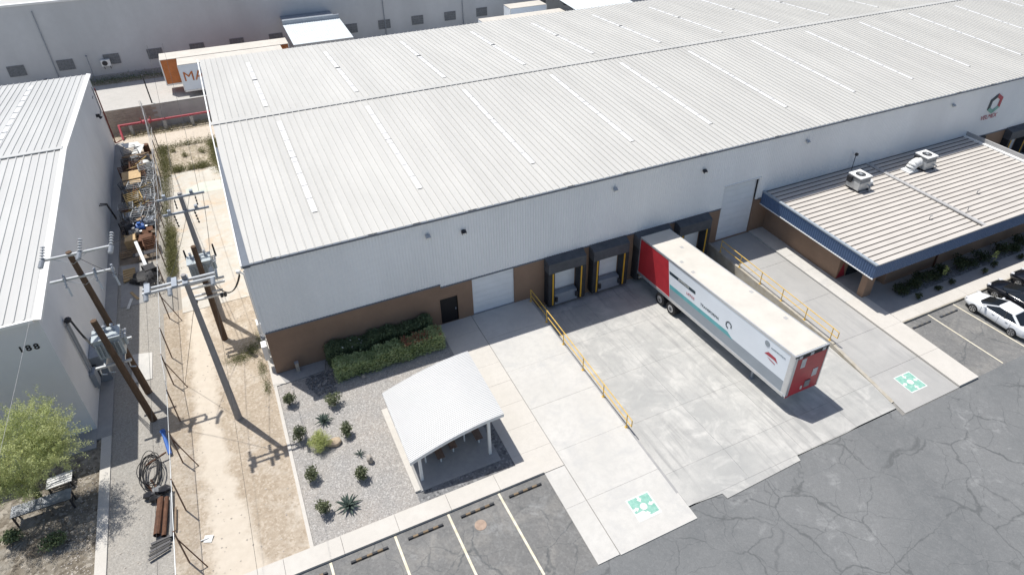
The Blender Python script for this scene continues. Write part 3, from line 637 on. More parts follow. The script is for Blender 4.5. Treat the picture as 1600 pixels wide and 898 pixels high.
# service conduits on the gable wall
sc_ = thing('service_conduit', 'grey weatherhead and conduits strapped to the side wall of building 188', 'conduit', (X8+.15,3.0,0))
for y, r, z1 in ((3.05,.06,5.35),(3.35,.075,5.5)): MB().cyl((X8+.1,y,.4),(X8+.1,y,z1),r,r,8).part('conduit', 'steel_grey', sc_)
MB().ico((X8+.22,3.25,5.55),.22,1,.1).part('weatherhead', 'dark_metal', sc_)
MB().box(X8+.01,X8+.3,2.75,3.45,.75,1.75).part('meter_box', 'steel_grey', sc_); MB().box(X8+.01,X8+.22,3.5,4.0,.6,1.5).part('switch_box', 'dark_metal', sc_)
cb = thing('transformer_cabinet', 'large grey steel cabinet against the side wall of building 188', 'cabinet', (-9.5,5.0,.06))
MB().box(X8+.03,-9.12,3.95,6.0,.06,2.0).part('body', 'steel_grey', cb); MB().box(X8+.03,-9.08,3.9,6.05,2.0,2.07).part('lid', 'steel_grey', cb); MB().box(-9.12,-9.10,4.1,4.95,.2,1.9).part('door', 'junk_grey', cb); MB().box(-9.12,-9.10,5.0,5.85,.2,1.9).part('door', 'junk_grey', cb)
ht = MB().tube([(X8+.1,22.6,2.6),(X8+.55,22.9,2.4),(X8+.55,24.2,.3)],.05,6).tube([(X8+.1,23.1,2.5),(X8+.5,23.3,2.3),(X8+.5,24.6,.2)],.05,6); ht.thing('wall_bracket', 'dark_metal', 'dark slanted pipe frame leaning on the side of building 188', 'bracket')
fl8 = thing('gable_floodlight', 'small dark lamp on the rear of the 188 gable wall', 'floodlight', (X8+.1,36.8,4.6)); MB().box(X8,X8+.3,36.7,36.9,4.6,4.85).part('housing', 'dark_metal', fl8); MB().cyl((X8+.25,36.8,4.6),(X8+.35,36.8,4.45),.12,.16,8).part('reflector', 'dark_metal', fl8)
cdn = MB().tube([(X8+.05,40.0,6.4),(X8+.05,40.0,4.0),(X8+.05,38.8,4.0)],.035); cdn.tube([(X8+.05,38.2,5.9),(X8+.05,38.9,5.9)],.03); cdn.thing('wall_conduit', 'junk_grey', 'thin bent conduit near the rear corner of building 188', 'conduit')

# ================================================================== REAR BUILDING, WALL, TRAILERS
rb = thing('rear_building', 'long grey warehouse wall with dark block screens behind the yard road', 'building', (20,66,0))
MB().box(-60,120,62,62.3,-.1,9.5).part('wall', 'rear_wall', rb)
MB().box(-60,120,61.9,62.4,9.5,9.72).part('parapet_cap', 'white_trim', rb); MB().box(-60,120,62.4,90,9.0,9.6).part('roof', 'roof_white', rb)
MB().box(-60,120,61.93,61.998,-.05,.6).part('plinth', 'plaster_grey', rb)
for x in (-29.6,-24.7,-19.8,-14.8,-9.9,-5.1,-.2,4.6,9.5,14.4,19.5,24.2,29.05,34.0,39.0,43.9,48.8,53.7,58.6,63.5):
    wn = MB().box(x-.85,x+.85,61.94,61.99,1.78,3.0).part('window_screen', 'block_screen', rb)
    q = MB()
    for i in range(6): q.box(x-.85+i*.34-.012,x-.85+i*.34+.012,61.91,61.938,1.78,3.0)
    for j in range(5): q.box(x-.85,x+.85,61.905,61.93,1.78+j*.3-.012,1.78+j*.3+.012)
    q.part('screen_bars', 'screen_bar', wn)
for x in (24.3,36,60,-16): MB().tube([(x,61.9,.2),(x,61.9,8.8)],.06,6).part('downpipe', 'steel_grey', rb)
def acwall(x, z):
    r = thing('wall_air_conditioner', 'white air conditioner on brackets on the rear building wall', 'air conditioner', (x,61.7,z))
    MB().box(x-.55,x+.45,61.45,61.9,z,z+.75).part('casing', 'white_trim', r); MB().cyl((x-.15,61.45,z+.37),(x-.15,61.42,z+.37),.3,.3,16).part('fan_grille', 'dark_metal', r)
    for d in (-.35,.3): MB().beam((x+d,61.9,z-.45),(x+d,61.5,z),.05).part('bracket', 'dark_metal', r)
acwall(-10.6,1.75)
rl = thing('wall_lamp', 'small lamp low on the rear building wall near the 188 roof', 'lamp', (-17.3,61.8,.9)); MB().box(-17.5,-17.1,61.6,61.92,.9,1.05).part('arm', 'dark_metal', rl); MB().ico((-17.1,61.6,.95),.2).part('lamp_glass', 'lamp_glass', rl)
vp = MB().cyl((-12.4,61.6,-.05),(-12.4,61.6,3.2),.05,.05,6); vp.ico((-12.4,61.6,3.2),.14); vp.thing('vent_pipe', 'steel_grey', 'thin grey vent pipe standing before the rear wall', 'pipe')
def canopy(x0, x1, y0, y1, z, label):
    r = thing('loading_canopy', label, 'canopy', ((x0+x1)/2,(y0+y1)/2,0))
    q = MB(); corr(q, (x0,y0,z), (1,0,0), (0,y1-y0,.35), x1-x0, .3, .03, (0,0,1)); q.part('roof_sheet', 'canopy_sheet', r)
    MB().box(x0,x1,y0-.06,y0,z-.7,z+.03).part('fascia', 'plaster_grey', r)
    for x in (x0+.1,x1-.2):
        for y in (y0+.1,): MB().box(x,x+.15,y,y+.15,-.05,z-.02).part('post', 'dark_metal', r)
    for x in (x0+.1,x1-.2): MB().beam((x+.07,y0+.1,z-.1),(x+.07,y1,z+.24),.12,.18).part('rafter', 'dark_metal', r)
    MB().box(x0,x1,y1+.0,y1+.25,z+.36,z+.85).part('back_upstand', 'steel_grey', r)
    MB().box(x0+.3,x1-.3,y1+.1,61.9,z-.1,z+.2).part('wall_link', 'steel_grey', r)
canopy(10.2,17.3,49.6,57.2,4.9,'pale metal loading canopy rising behind the warehouse roof, near the long pale trailer')
canopy(47.6,57,48.6,56,4.9,'pale grey canopy at the far end of the warehouse, beside a white box trailer')
bw = thing('boundary_wall', 'low boundary wall of rough block and grey plaster behind the red pipe', 'wall', (10,43.9,0))
q = MB()
for j in range(10):
    z = j*.26-.1
    for i in range(34):
        x = -30+i*.82+(.41 if j % 2 else 0); 
        if x+.8 < -5.1: q.box(x,x+.805,43.72+random.uniform(0,.015),43.95,z,z+.247)
q.part('block', 'block_wall', bw, kind='stuff')
MB().box(-30,-4.6,43.76,43.9,-.1,2.5).part('mortar', 'plaster_grey', bw); MB().box(-4.6,80,43.7,43.92,-.1,2.45).part('plaster_wall', 'plaster_grey', bw); MB().box(-30,80,43.66,43.96,2.5,2.58).part('coping', 'road_pale', bw)
rp_ = thing('fire_pipe', 'red fire main running along the boundary wall to building 188', 'pipe', (-4.5,42.9,0))
MB().cyl((-9.3,42.8,1.15),(2.0,42.8,1.15),.11,.11,10).part('main_pipe', 'red_pipe', rp_)
MB().tube([(X8+.12,40.75,6.0),(X8+.12,40.75,.2),(-9.2,41.3,.2)],.06,8).part('riser', 'dark_red_pipe', rp_)
MB().tube([(-9.2,42.75,1.15),(-9.1,41.6,.1)],.11,8).part('elbow', 'red_pipe', rp_)
for x in (-6.9,-6.4): MB().cyl((x-.12,42.8,1.15),(x+.12,42.8,1.15),.22,.22,12).part('flange', 'red_pipe', rp_)
for x in (-7.1,-6.6,-6.2): MB().cyl((x,42.8,1.2),(x,42.8,1.6),.05,.05,6).part('valve_stem', 'red_pipe', rp_)
for x in (-8.2,-5,-2.4): MB().box(x-.15,x+.15,42.65,42.95,-.1,1.04).part('support', 'plaster_grey', rp_)
tp = MB().cyl((-5.64,44.15,-.05),(-5.72,44.15,5.5),.075,.06,8); tp.ico((-5.72,44.15,5.5),.1); tp.thing('steel_pole', 'dark_metal', 'thin black steel pole standing at the boundary wall', 'pole')
def box_trailer(x0, x1, y0, y1, z0, z1, side, label, lett=None, name='parked_trailer', grp=None):
    r = thing(name, label, 'trailer', ((x0+x1)/2,(y0+y1)/2,0), grp)
    MB().box(x0,x1,y0,y1,z0,z1).part('box_body', side, r); MB().box(x0-.02,x1+.02,y0-.02,y1+.02,z1,z1+.06).part('roof', 'trailer_roof', r)
    q = MB()
    for x in (x0,x1): q.box(x-.06,x+.06,y0-.03,y0+.05,z0,z1-.002)
    q.part('corner_post', 'white_trim', r); MB().box(x0,x1,y0-.03,y0-.002,z0-.12,z0+.08).part('bottom_rail', 'alu', r)
    for x in (x1-1.6,x1-2.9):
        for y in (y0+.1,y1-.4): MB().cyl((x,y,.5),(x,y+.3,.5),.5,.5,14).part('wheel', 'tyre', r)
    for y in (y0+.3,y1-.4): MB().box(x0+2.0,x0+2.15,y,y+.15,-.04,z0).part('landing_leg', 'dark_metal', r)
    if lett: text_part(lett, 1.55, 'orange_paint', r, (x0+1.9,y0-.035,(z0+z1)/2+.1), (1,0,0), (0,0,1))
    return r
box_trailer(-4.35,10.0,53.4,55.9,1.1,4.0,'orange_paint','long pale-roofed trailer with orange side parked behind the warehouse')
box_trailer(-2.55,9.0,50.7,53.15,1.0,4.0,'trailer_white','white box trailer with orange letters beside the orange trailer','MAG')
box_trailer(35.0,47.5,50.9,53.2,1.1,4.0,'trailer_white','low white trailer roof showing along the back eave of the warehouse')
box_trailer(40.9,46.6,55.6,58.0,1.2,4.1,'trailer_white','short white box trailer standing by the rear building near the far canopy')
# ================================================================== OFFICE ANNEX
of = thing('office_annex', 'single-storey brown office annex with blue fascia and pale ribbed roof', 'building', (50,-5,0))
OX0, OX1, OY = 38.08, 62.4, -11.28; ZT, ZB = 3.78, 2.62
q = MB(); q.box(38.92,39.17,-8.0,-.02,-.05,3.3); q.box(39.17,41.6,-8.0,-7.75,-.05,3.3); q.box(41.6,41.85,-10.05,-7.75,-.05,3.3); q.box(41.85,62.0,-10.05,-9.8,-.05,3.3); q.box(62.0,62.25,-10.05,-.02,-.05,3.3); q.part('wall', 'brown_paint', of)
q = MB(); q.box(38.92,39.72,-10.5,-10.0,-.05,3.3); q.part('column', 'brown_paint', of)
# fascia: corrugated on the west side, plain sheet in front
q = MB(); corr(q, (OX0,OY,ZB), (0,1,0), (0,0,ZT-ZB-.1), -OY-.05, .2, .035, (-1,0,0), .5); q.part('fascia', 'blue_fascia', of)
q = MB(); corr(q, (OX0,OY,ZB), (1,0,0), (0,0,ZT-ZB-.1), OX1-OX0, .2, .03, (0,-1,0), .5); q.part('fascia', 'blue_fascia', of)
q = MB(); q.box(OX0+.01,OX0+.12,OY+.01,-.03,ZB+.02,ZT-.1); q.box(OX0+.12,OX1,OY+.01,OY+.12,ZB+.02,ZT-.1); q.part('fascia_backing', 'blue_fascia', of)
MB().box(OX0-.06,OX0+.16,OY-.05,-.03,ZT-.1,ZT).part('coping', 'trailer_grey', of); MB().box(OX0+.16,OX1,OY-.05,OY+.14,ZT-.1,ZT).part('coping', 'office_roof', of)
MB().box(OX0-.055,OX0+.02,OY-.05,-.03,ZB-.05,ZB+.02).part('drip_trim', 'white_trim', of)
q = MB(); q.box(OX0+.13,OX1,OY+.13,-9.0,ZB+.1,ZB+.16); q.box(OX0+.13,38.9,-9.0,-.03,ZB+.1,ZB+.16); q.part('soffit', 'plaster_grey', of)
# roof panels run along X
ry0, ry1, np_ = OY+.15, -.06, 22; st = (ry1-ry0)/np_
def oz(y): return 3.52 + .10*(y-ry0)/(ry1-ry0)
for i in range(np_):
    y = ry0+i*st
    for x0, x1 in ((OX0+.17,49.45),(49.75,OX1-.35)):
        pnl = MB().add([(x0,y,oz(y)),(x1,y,oz(y)),(x1,y+st,oz(y)),(x0,y+st,oz(y))],[(0,1,2,3)]).part('roof_panel', 'office_roof', of)
        MB().box(x0,x1,y+st-.06,y+st-.018,oz(y)+.001,oz(y)+.05).part('rib', 'office_rib', pnl)
MB().box(49.44,49.76,ry0,ry1,3.60,3.70).part('roof_joint_cap', 'plaster_grey', of)
MB().box(OX1-.36,OX1-.05,OY+.14,-.04,3.5,3.72).part('east_curb', 'white_trim', of); MB().box(OX1-.04,OX1+.1,OY+.02,-.04,2.6,4.05).part('east_parapet', 'plaster_grey', of)
q = MB(); q.box(39.9,41.5,-7.98,-8.05,.15,2.5); q.part('entrance_glass', 'glass_dark', of); MB().add([(38.95,-8.01,.15),(39.8,-8.01,.15),(39.38,-8.01,1.5)],[(0,1,2)]).part('red_banner', 'red_sign', of)
MB().tube([(46.9,-10.12,.1),(46.9,-10.12,2.6)],.07,6).part('downpipe', 'rust', of)
for x, y in ((46.7,-8.6),(50.5,-9.0),(53.5,-7.6)): MB().tube([(x,y,3.55),(x,y,3.85),(x+.25,y,3.85)],.035,6).part('roof_vent', 'plaster_grey', of)
def rooftop_ac(x, y, big, label):
    z = 3.75; r = thing('rooftop_unit', label, 'air conditioner', (x,y,3.6), 'rooftop air conditioners')
    a, b = .62, .62
    MB().box(x-a,x+a,y-b,y+b,z,z+.62).part('lower_casing', 'galvanised', r); MB().box(x-a+.03,x+a-.03,y-b+.03,y+b-.03,z+.62,z+1.02).part('coil', 'junk_grey', r)
    MB().box(x-a-.02,x+a+.02,y-b-.02,y+b+.02,z+1.02,z+1.10).part('top_panel', 'white_trim', r)
    MB().cyl((x,y,z+1.10),(x,y,z+1.115),.4,.4,20).part('fan_opening', 'dark_metal', r)
    q = MB()
    for k in range(4): q.beam((x+.4*math.cos(k*math.pi/4),y+.4*math.sin(k*math.pi/4),z+1.135),(x-.4*math.cos(k*math.pi/4),y-.4*math.sin(k*math.pi/4),z+1.135),.02)
    q.cyl((x,y,z+1.12),(x,y,z+1.16),.13,.13,10); q.part('fan_grille', 'galvanised', r)
    for dx in (-.5,.5): MB().box(x+dx-.06,x+dx+.06,y-b-.05,y+b+.05,3.56,z).part('skid', 'dark_metal', r)
    MB().box(x-a-.25,x-a-.02,y+.1,y+.5,z+.5,z+1.0).part('hood', 'dark_metal', r)
    if big:
        pts = [(x-.62-.0,y+.05,z+.5)]
        for t in np.linspace(0,math.pi/2,6): pts.append((x-.9-.65*math.sin(t),y+.05,z+.5-.62+.62*math.cos(t)))
        q = MB()
        for p0, p1 in zip(pts[:-1],pts[1:]): q.beam(p0,p1,.8,.62,upv=(0,1,0)) if False else q.cyl(p0,p1,.40,.40,14)
        q.part('duct', 'white_trim', r, smooth=True); MB().box(x-2.1,x-1.0,y-.4,y+.5,3.58,3.72).part('duct_curb', 'white_trim', r)
    else:
        MB().cyl((x+.6,y,z+.35),(x+1.05,y,z+.3),.3,.28,14).part('duct', 'white_trim', r); MB().ico((x+1.35,y+.05,z+.05),.42,1,.08,(1,.9,.7)).part('duct_elbow', 'white_trim', r)
    MB().tube([(x+.45,y-.85,3.6),(x+.45,y-.85,4.05),(x+.45,y-.6,4.05)],.05,6).part('trap_pipe', 'galvanised', r)
rooftop_ac(45.5,-2.75,False,'boxy rooftop air conditioner with a short white elbow, over the blue corner end')
rooftop_ac(53.4,-2.6,True,'boxy rooftop air conditioner with a large curved white duct')
mast = MB().tube([(47.5,-.35,3.6),(47.5,-.35,5.0)],.03,6); mast.box(47.4,47.6,-.5,-.3,5.0,5.2); mast.thing('roof_mast', 'dark_metal', 'thin dark mast with a small box on the office roof beside the wall', 'mast')

# ================================================================== MAIN SEMI-TRAILER
tz0, tz1 = .02, 1.12; ty0, ty1 = -.72, -16.0; TX, TWd, THt = 26.16, 2.5, 3.12
tr = thing('semi_trailer', 'white, red and teal box semi-trailer backed up to a truck dock', 'trailer', (TX+TWd/2,-8.4,-.7))
TL = ty0-ty1; sl = (tz1-tz0)/TL
def tp_(s, x, h):      # s metres from the rear, x across, h above bottom rail
    return (TX + x + .10*s/TL, ty0 - s, tz0 + sl*s + h)
def side_quad(s0, s1, h0, h1, off, k0=0, k1=0):   # left side panel piece; k = slant of the two ends
    return [tp_(s0,off,h0), tp_(s1,off,h0), tp_(s1+k1,off,h1), tp_(s0+k0,off,h1)]
def sq(mb, p): return mb.add(p, [(0,3,2,1),(0,1,2,3)][:1])
q = MB(); q.add([tp_(s,x,h) for h in (0,THt) for s,x in ((0,0),(TL,0),(TL,TWd),(0,TWd))], [(0,3,2,1),(4,5,6,7),(0,1,5,4),(1,2,6,5),(2,3,7,6),(3,0,4,7)])
bod = q.part('box_body', 'trailer_white', tr)
q = MB(); q.add([tp_(s,x,h) for h in (THt+.002,THt+.035) for s,x in ((-.0,.03),(TL-.1,.03),(TL-.1,TWd-.03),(-.0,TWd-.03))], [(0,3,2,1),(4,5,6,7),(0,1,5,4),(1,2,6,5),(2,3,7,6),(3,0,4,7)]); rf = q.part('roof_skin', 'trailer_roof', tr)
q = MB()
for x in (-.02,TWd-.05): q.add([tp_(s,xx,h) for h in (THt-.10,THt+.05) for s,xx in ((0,x),(TL,x),(TL,x+.07),(0,x+.07))], [(0,3,2,1),(4,5,6,7),(0,1,5,4),(1,2,6,5),(2,3,7,6),(3,0,4,7)])
q.part('top_rail', 'alu', tr)
q = MB()
for x in (-.03,TWd-.03): q.add([tp_(s,xx,h) for h in (-.08,.16) for s,xx in ((0,x),(TL-.1,x),(TL-.1,x+.06),(0,x+.06))], [(0,3,2,1),(4,5,6,7),(0,1,5,4),(1,2,6,5),(2,3,7,6),(3,0,4,7)])
q.part('bottom_rail', 'alu', tr)
for s0, s1, m in ((.0,.08,'alu'),(TL-.32,TL-.005,'alu')): sq(MB(), side_quad(s0,s1,.16,THt-.1,-.012)).part('corner_post', m, tr)
sq(MB(), side_quad(.08,4.05,.16,THt-.1,-.006,0,-.62)).part('red_panel', 'trailer_red', tr)
sq(MB(), side_quad(4.05,TL-.34,.16,1.0,-.0065,-.12,0)).part('grey_band', 'trailer_grey', tr)
q = MB(); q.add([tp_(3.93,-.008,.95),tp_(3.4+.35,-.008,1.45),tp_(8.6,-.008,1.45),tp_(9.5,-.008,1.18),tp_(11.0,-.008,1.10),tp_(12.5,-.008,.95)],[(0,1,2,3,4,5),(5,4,3,2,1,0)][1:]); 
q = MB(); sq(q, side_quad(3.93,10.6,.93,1.24,-.008,-.04,-.6)); q.part('teal_stripe', 'trailer_teal', tr)
q = MB(); sq(q, side_quad(3.72,6.6,2.02,2.26,-.009,-.05,-.05)); blk = q.part('dark_label', 'print_dark', tr)
text_part('EMPRESAS', .24, 'paint_white', tr, tp_(5.3,-.012,2.14), (0,-1,sl), (0,0,1), 'lettering', 1.1)
text_part('LISTOS', .27, 'print_red', tr, tp_(6.15,-.012,1.62), (0,-1,sl), (0,0,1), 'lettering', 1.05)
text_part('TRANSFORMA', .28, 'print_dark', tr, tp_(8.15,-.012,1.62), (0,-1,sl), (0,0,1), 'lettering', 1.05)
q = MB()
for k in range(6):
    if k == 2: continue
    t0, t1 = k*math.pi/3, (k+1)*math.pi/3-.12
    a = [(.34,t0),(.34,t1),(.22,t1),(.22,t0)]; q.add([tp_(10.0+r_*.9*math.sin(t),-.012,1.74+r_*.9*math.cos(t)) for r_,t in a],[(0,3,2,1)])
q.part('ring_logo', 'print_dark', tr)
q = MB(); q.cyl(tp_(13.2,-.004,2.62),tp_(13.2,-.02,2.62),.20,.20,12); q.part('round_logo', 'trailer_grey', tr)
text_part('semiremolque', .20, 'trailer_grey', tr, tp_(14.1,-.012,2.55), (0,-1,sl), (0,0,1))
q = MB(); q.add([tp_(13.15,-.012,1.86),tp_(13.42,-.012,2.12),tp_(14.02,-.012,2.08),tp_(14.25,-.012,1.80),tp_(13.95,-.012,1.88)],[(4,3,2,1,0)]); q.add([tp_(13.4,-.012,1.76),tp_(14.05,-.012,1.66),tp_(14.1,-.012,1.59),tp_(13.65,-.012,1.66)],[(3,2,1,0)]); q.part('red_logo', 'print_red', tr)
# nose wall
def nq(x0,x1,h0,h1,off): return [tp_(TL+off,x0,h0),tp_(TL+off,x1,h0),tp_(TL+off,x1,h1),tp_(TL+off,x0,h1)]
def nbox(x0,x1,h0,h1,d,m,nm):
    a = nq(x0,x1,h0,h1,.003); b = nq(x0,x1,h0,h1,d); return MB().add(a+b,[(4,5,6,7),(0,1,5,4),(1,2,6,5),(2,3,7,6),(3,0,4,7)]).part(nm,m,tr)
nbox(.0,TWd,-.08,THt-.28,.03,'trailer_red','nose_panel'); nbox(.0,TWd,THt-.28,THt+.02,.04,'rubber','nose_header'); nbox(0,TWd,THt+.02,THt+.10,.05,'alu','nose_rail')
nbox(-.01,.20,-.08,THt-.1,.045,'alu','corner_post'); nbox(TWd-.07,TWd+.01,-.08,THt-.1,.045,'alu','corner_post')
for x in (.38,1.22,2.12): nbox(x-.12,x+.12,THt-.24,THt-.03,.06,'junk_white','marker_plate')
nbox(.58,.92,2.05,2.75,.05,'junk_white','document_box'); nbox(1.75,2.12,.95,1.55,.05,'junk_white','placard'); nbox(1.35,1.75,.25,.75,.08,'junk_grey','air_connector'); nbox(1.08,1.2,.2,.45,.07,'paint_white','plug'); nbox(0,.3,-.08,.02,.06,'print_red','reflector')
# running gear
def wheel(x0, x1, y, zc, r, par, hub_side):
    w_ = MB().cyl((x0,y,zc),(x1,y,zc),r,r,22).part('wheel', 'tyre', par); xh = x0 if hub_side < 0 else x1
    MB().cyl((xh,y,zc),(xh+hub_side*.015,y,zc),r*.56,r*.56,18).part('rim', 'rim', w_); MB().cyl((xh,y,zc),(xh+hub_side*.06,y,zc),r*.2,r*.16,10).part('hub', 'dark_metal', w_)
    q = MB(); q.cyl((xh,y,zc),(xh+hub_side*.022,y,zc),r*.40,r*.40,14); q.part('rim_dish', 'junk_grey', w_)
for s in (3.05,4.38):
    y = ty0-s; zc = pz(0,y)+.5; ax = MB().cyl((TX+.1,y,zc),(TX+TWd-.1,y,zc),.09,.09,8).part('axle', 'dark_metal', tr)
    wheel(TX-.0,TX+.3,y,zc,.50,tr,-1); wheel(TX+.33,TX+.6,y,zc,.50,tr,-1); wheel(TX+TWd-.28,TX+TWd+.02,y,zc,.50,tr,1)
q = MB()
for x in (.7,TWd-.8): q.add([tp_(s,xx,h) for h in (-.30,-.0) for s,xx in ((1.2,x),(TL-1.5,x),(TL-1.5,x+.1),(1.2,x+.1))], [(0,3,2,1),(4,5,6,7),(0,1,5,4),(1,2,6,5),(2,3,7,6),(3,0,4,7)])
q.part('chassis_beam', 'dark_metal', tr)
for x in (.45,TWd-.6):
    p = tp_(TL-3.0,x,-.05); gz = pz(0,p[1]); lg_ = MB().box(p[0],p[0]+.14,p[1]-.07,p[1]+.07,gz+.04,p[2]).part('landing_leg', 'steel_grey', tr); MB().box(p[0]-.08,p[0]+.22,p[1]-.14,p[1]+.14,gz,gz+.04).part('foot', 'steel_grey', lg_)
p = tp_(.05,.1,-.1); MB().box(p[0],p[0]+2.3,p[1]-.12,p[1],p[2]-.42,p[2]-.30).part('rear_bumper', 'junk_white', tr)
for x in (.3,2.0): p = tp_(.05,x,-.1); MB().box(p[0],p[0]+.08,p[1]-.1,p[1]-.02,p[2]-.30,p[2]+.05).part('bumper_bracket', 'dark_metal', tr)
for s, x in ((2.6,1.7),(4.2,.5),(5.6,.4),(9.2,2.2),(12.3,2.1)): MB().obox(tp_(s,x,THt+.04),.22,.25,.02).part('roof_patch', 'plaster_grey', rf)

# ================================================================== RAILINGS
def railing(pts, label, h=1.05):
    r = thing('guard_rail', label, 'railing', pts[len(pts)//2], 'yellow guard rails')
    for p in pts:
        po_ = MB().cyl((p[0],p[1],p[2]),(p[0],p[1],p[2]+h),.032,.032,8).part('post', 'yellow_paint', r); MB().box(p[0]-.08,p[0]+.08,p[1]-.08,p[1]+.08,p[2],p[2]+.015).part('base_plate', 'yellow_paint', po_)
    for hh in (h,h*.52): MB().tube([(p[0],p[1],p[2]+hh) for p in pts],.032,8).part('rail', 'yellow_paint', r)
    e = pts[-1]; MB().tube([(e[0],e[1],e[2]+h),(e[0],e[1]-.5,e[2]+h-.03),(e[0],e[1]-.5,e[2]+h*.52),(e[0],e[1],e[2]+h*.52)],.032,8).part('end_loop', 'yellow_paint', r)
railing([(17.38,y,0.004) for y in (-.38,-2.88,-5.36,-8.0,-10.5,-13.1)], 'yellow guard rail along the driveway edge beside the dock pit')
railing([(pxr(y)+.11,y,.09) for y in (-1.4,-3.7,-6.0,-8.2,-10.5,-12.8)], 'yellow guard rail on the ramp kerb behind the semi-trailer')

# ================================================================== PAVILION
pv = thing('picnic_shelter', 'white picnic shelter with curved ribbed metal roof in the gravel garden', 'shelter', (7.8,-9,0))
def rzp(x): t = (x-5.2)/5.25; return 1.92 + 1.18*(1-(1-t)**1.75) - .08*t
xs_ = [5.2+5.25*i/14 for i in range(15)]; n_ = 46; y0p, y1p = -11.62, -6.3; P = []
for j in range(n_*4+1):
    k, ph = divmod(j,4); y = y0p+(y1p-y0p)*(k+(0,.5,.62,.88)[ph])/n_ if j < n_*4 else y1p
    P.append([(x,y,rzp(x)+(.022 if ph >= 2 else 0)) for x in xs_])
MB().grid(P).part('roof_sheet', 'pav_white', pv)
for ya in (y0p,y1p-.06):
    q = MB()
    for x0, x1 in zip(xs_[:-1],xs_[1:]): q.add([(x0,ya,rzp(x0)-.02),(x1,ya,rzp(x1)-.02),(x1,ya,rzp(x1)-.22),(x0,ya,rzp(x0)-.22),(x0,ya+.06,rzp(x0)-.02),(x1,ya+.06,rzp(x1)-.02),(x1,ya+.06,rzp(x1)-.22),(x0,ya+.06,rzp(x0)-.22)],[(3,2,1,0),(4,5,6,7),(0,1,5,4),(2,3,7,6)])
    q.part('edge_beam', 'white_trim', pv)
for xa in (5.22,10.36): MB().box(xa,xa+.07,y0p+.07,y1p-.07,rzp(xa)-.24,rzp(xa)-.03).part('eave_beam', 'white_trim', pv)
q = MB()
for y in (-10.3,-9,-7.6):
    for x0, x1 in zip(xs_[:-1],xs_[1:]): q.beam((x0,y,rzp(x0)-.08),(x1,y,rzp(x1)-.08),.06,.1)
q.part('purlin', 'white_trim', pv)
for x in (5.73,9.62):
    for y in (-11.42,-6.55): MB().box(x-.075,x+.075,y-.075,y+.075,.06,rzp(x)-.1).part('post', 'white_trim', pv)
MB().prism(rect(5.42,10.0,-12.1,-6.0), -.1, .06).struct('shelter_slab', 'concrete_grey')
MB().prism([(5.05,-5.8),(5.16,-12.05),(5.46,-12.05),(5.40,-5.8)], -.1, .13).struct('shelter_kerb', 'concrete_walk')
sheet('shelter_gravel', 'gravel_dark', [(5.2,-12.8),(10.55,-12.8),(10.55,-6),(10.0,-6),(10.0,-12.1),(5.2,-12.1)], .002)
def bench_tbl(x, y0, y1, zt, wd, m, nm, label, cat, grp):
    r = thing(nm, label, cat, (x,(y0+y1)/2,.06), grp)
    n = max(2, int(wd/.14))
    for i in range(n): MB().box(x-wd/2+i*wd/n+.004,x-wd/2+(i+1)*wd/n-.004,y0,y1,zt-.045,zt).part('plank', m, r)
    for y in (y0+.1,y1-.15):
        MB().box(x-.035,x+.035,y,y+.07,.06,zt-.045-.06).part('leg', 'white_trim', r); MB().box(x-wd/2+.04,x+wd/2-.04,y-.01,y+.08,zt-.10,zt-.046).part('cross_bar', 'white_trim', r)
bench_tbl(6.25,-10.6,-8.4,.80,.8,'table_light','picnic_table','light picnic table at the low side of the shelter','table','picnic tables')
bench_tbl(8.65,-10.15,-7.95,.80,.8,'table_light','picnic_table','light picnic table near the taller shelter post','table','picnic tables')
for x, y0, y1, lb in ((7.02,-10.9,-8.7,'brown bench beside the picnic table at the low side of the shelter'),(7.85,-10.55,-8.3,'brown bench between the two picnic tables of the shelter'),(9.35,-10.6,-8.3,'brown bench behind the taller shelter post')): bench_tbl(x,y0,y1,.5,.42,'table_brown','bench',lb,'bench','shelter benches')

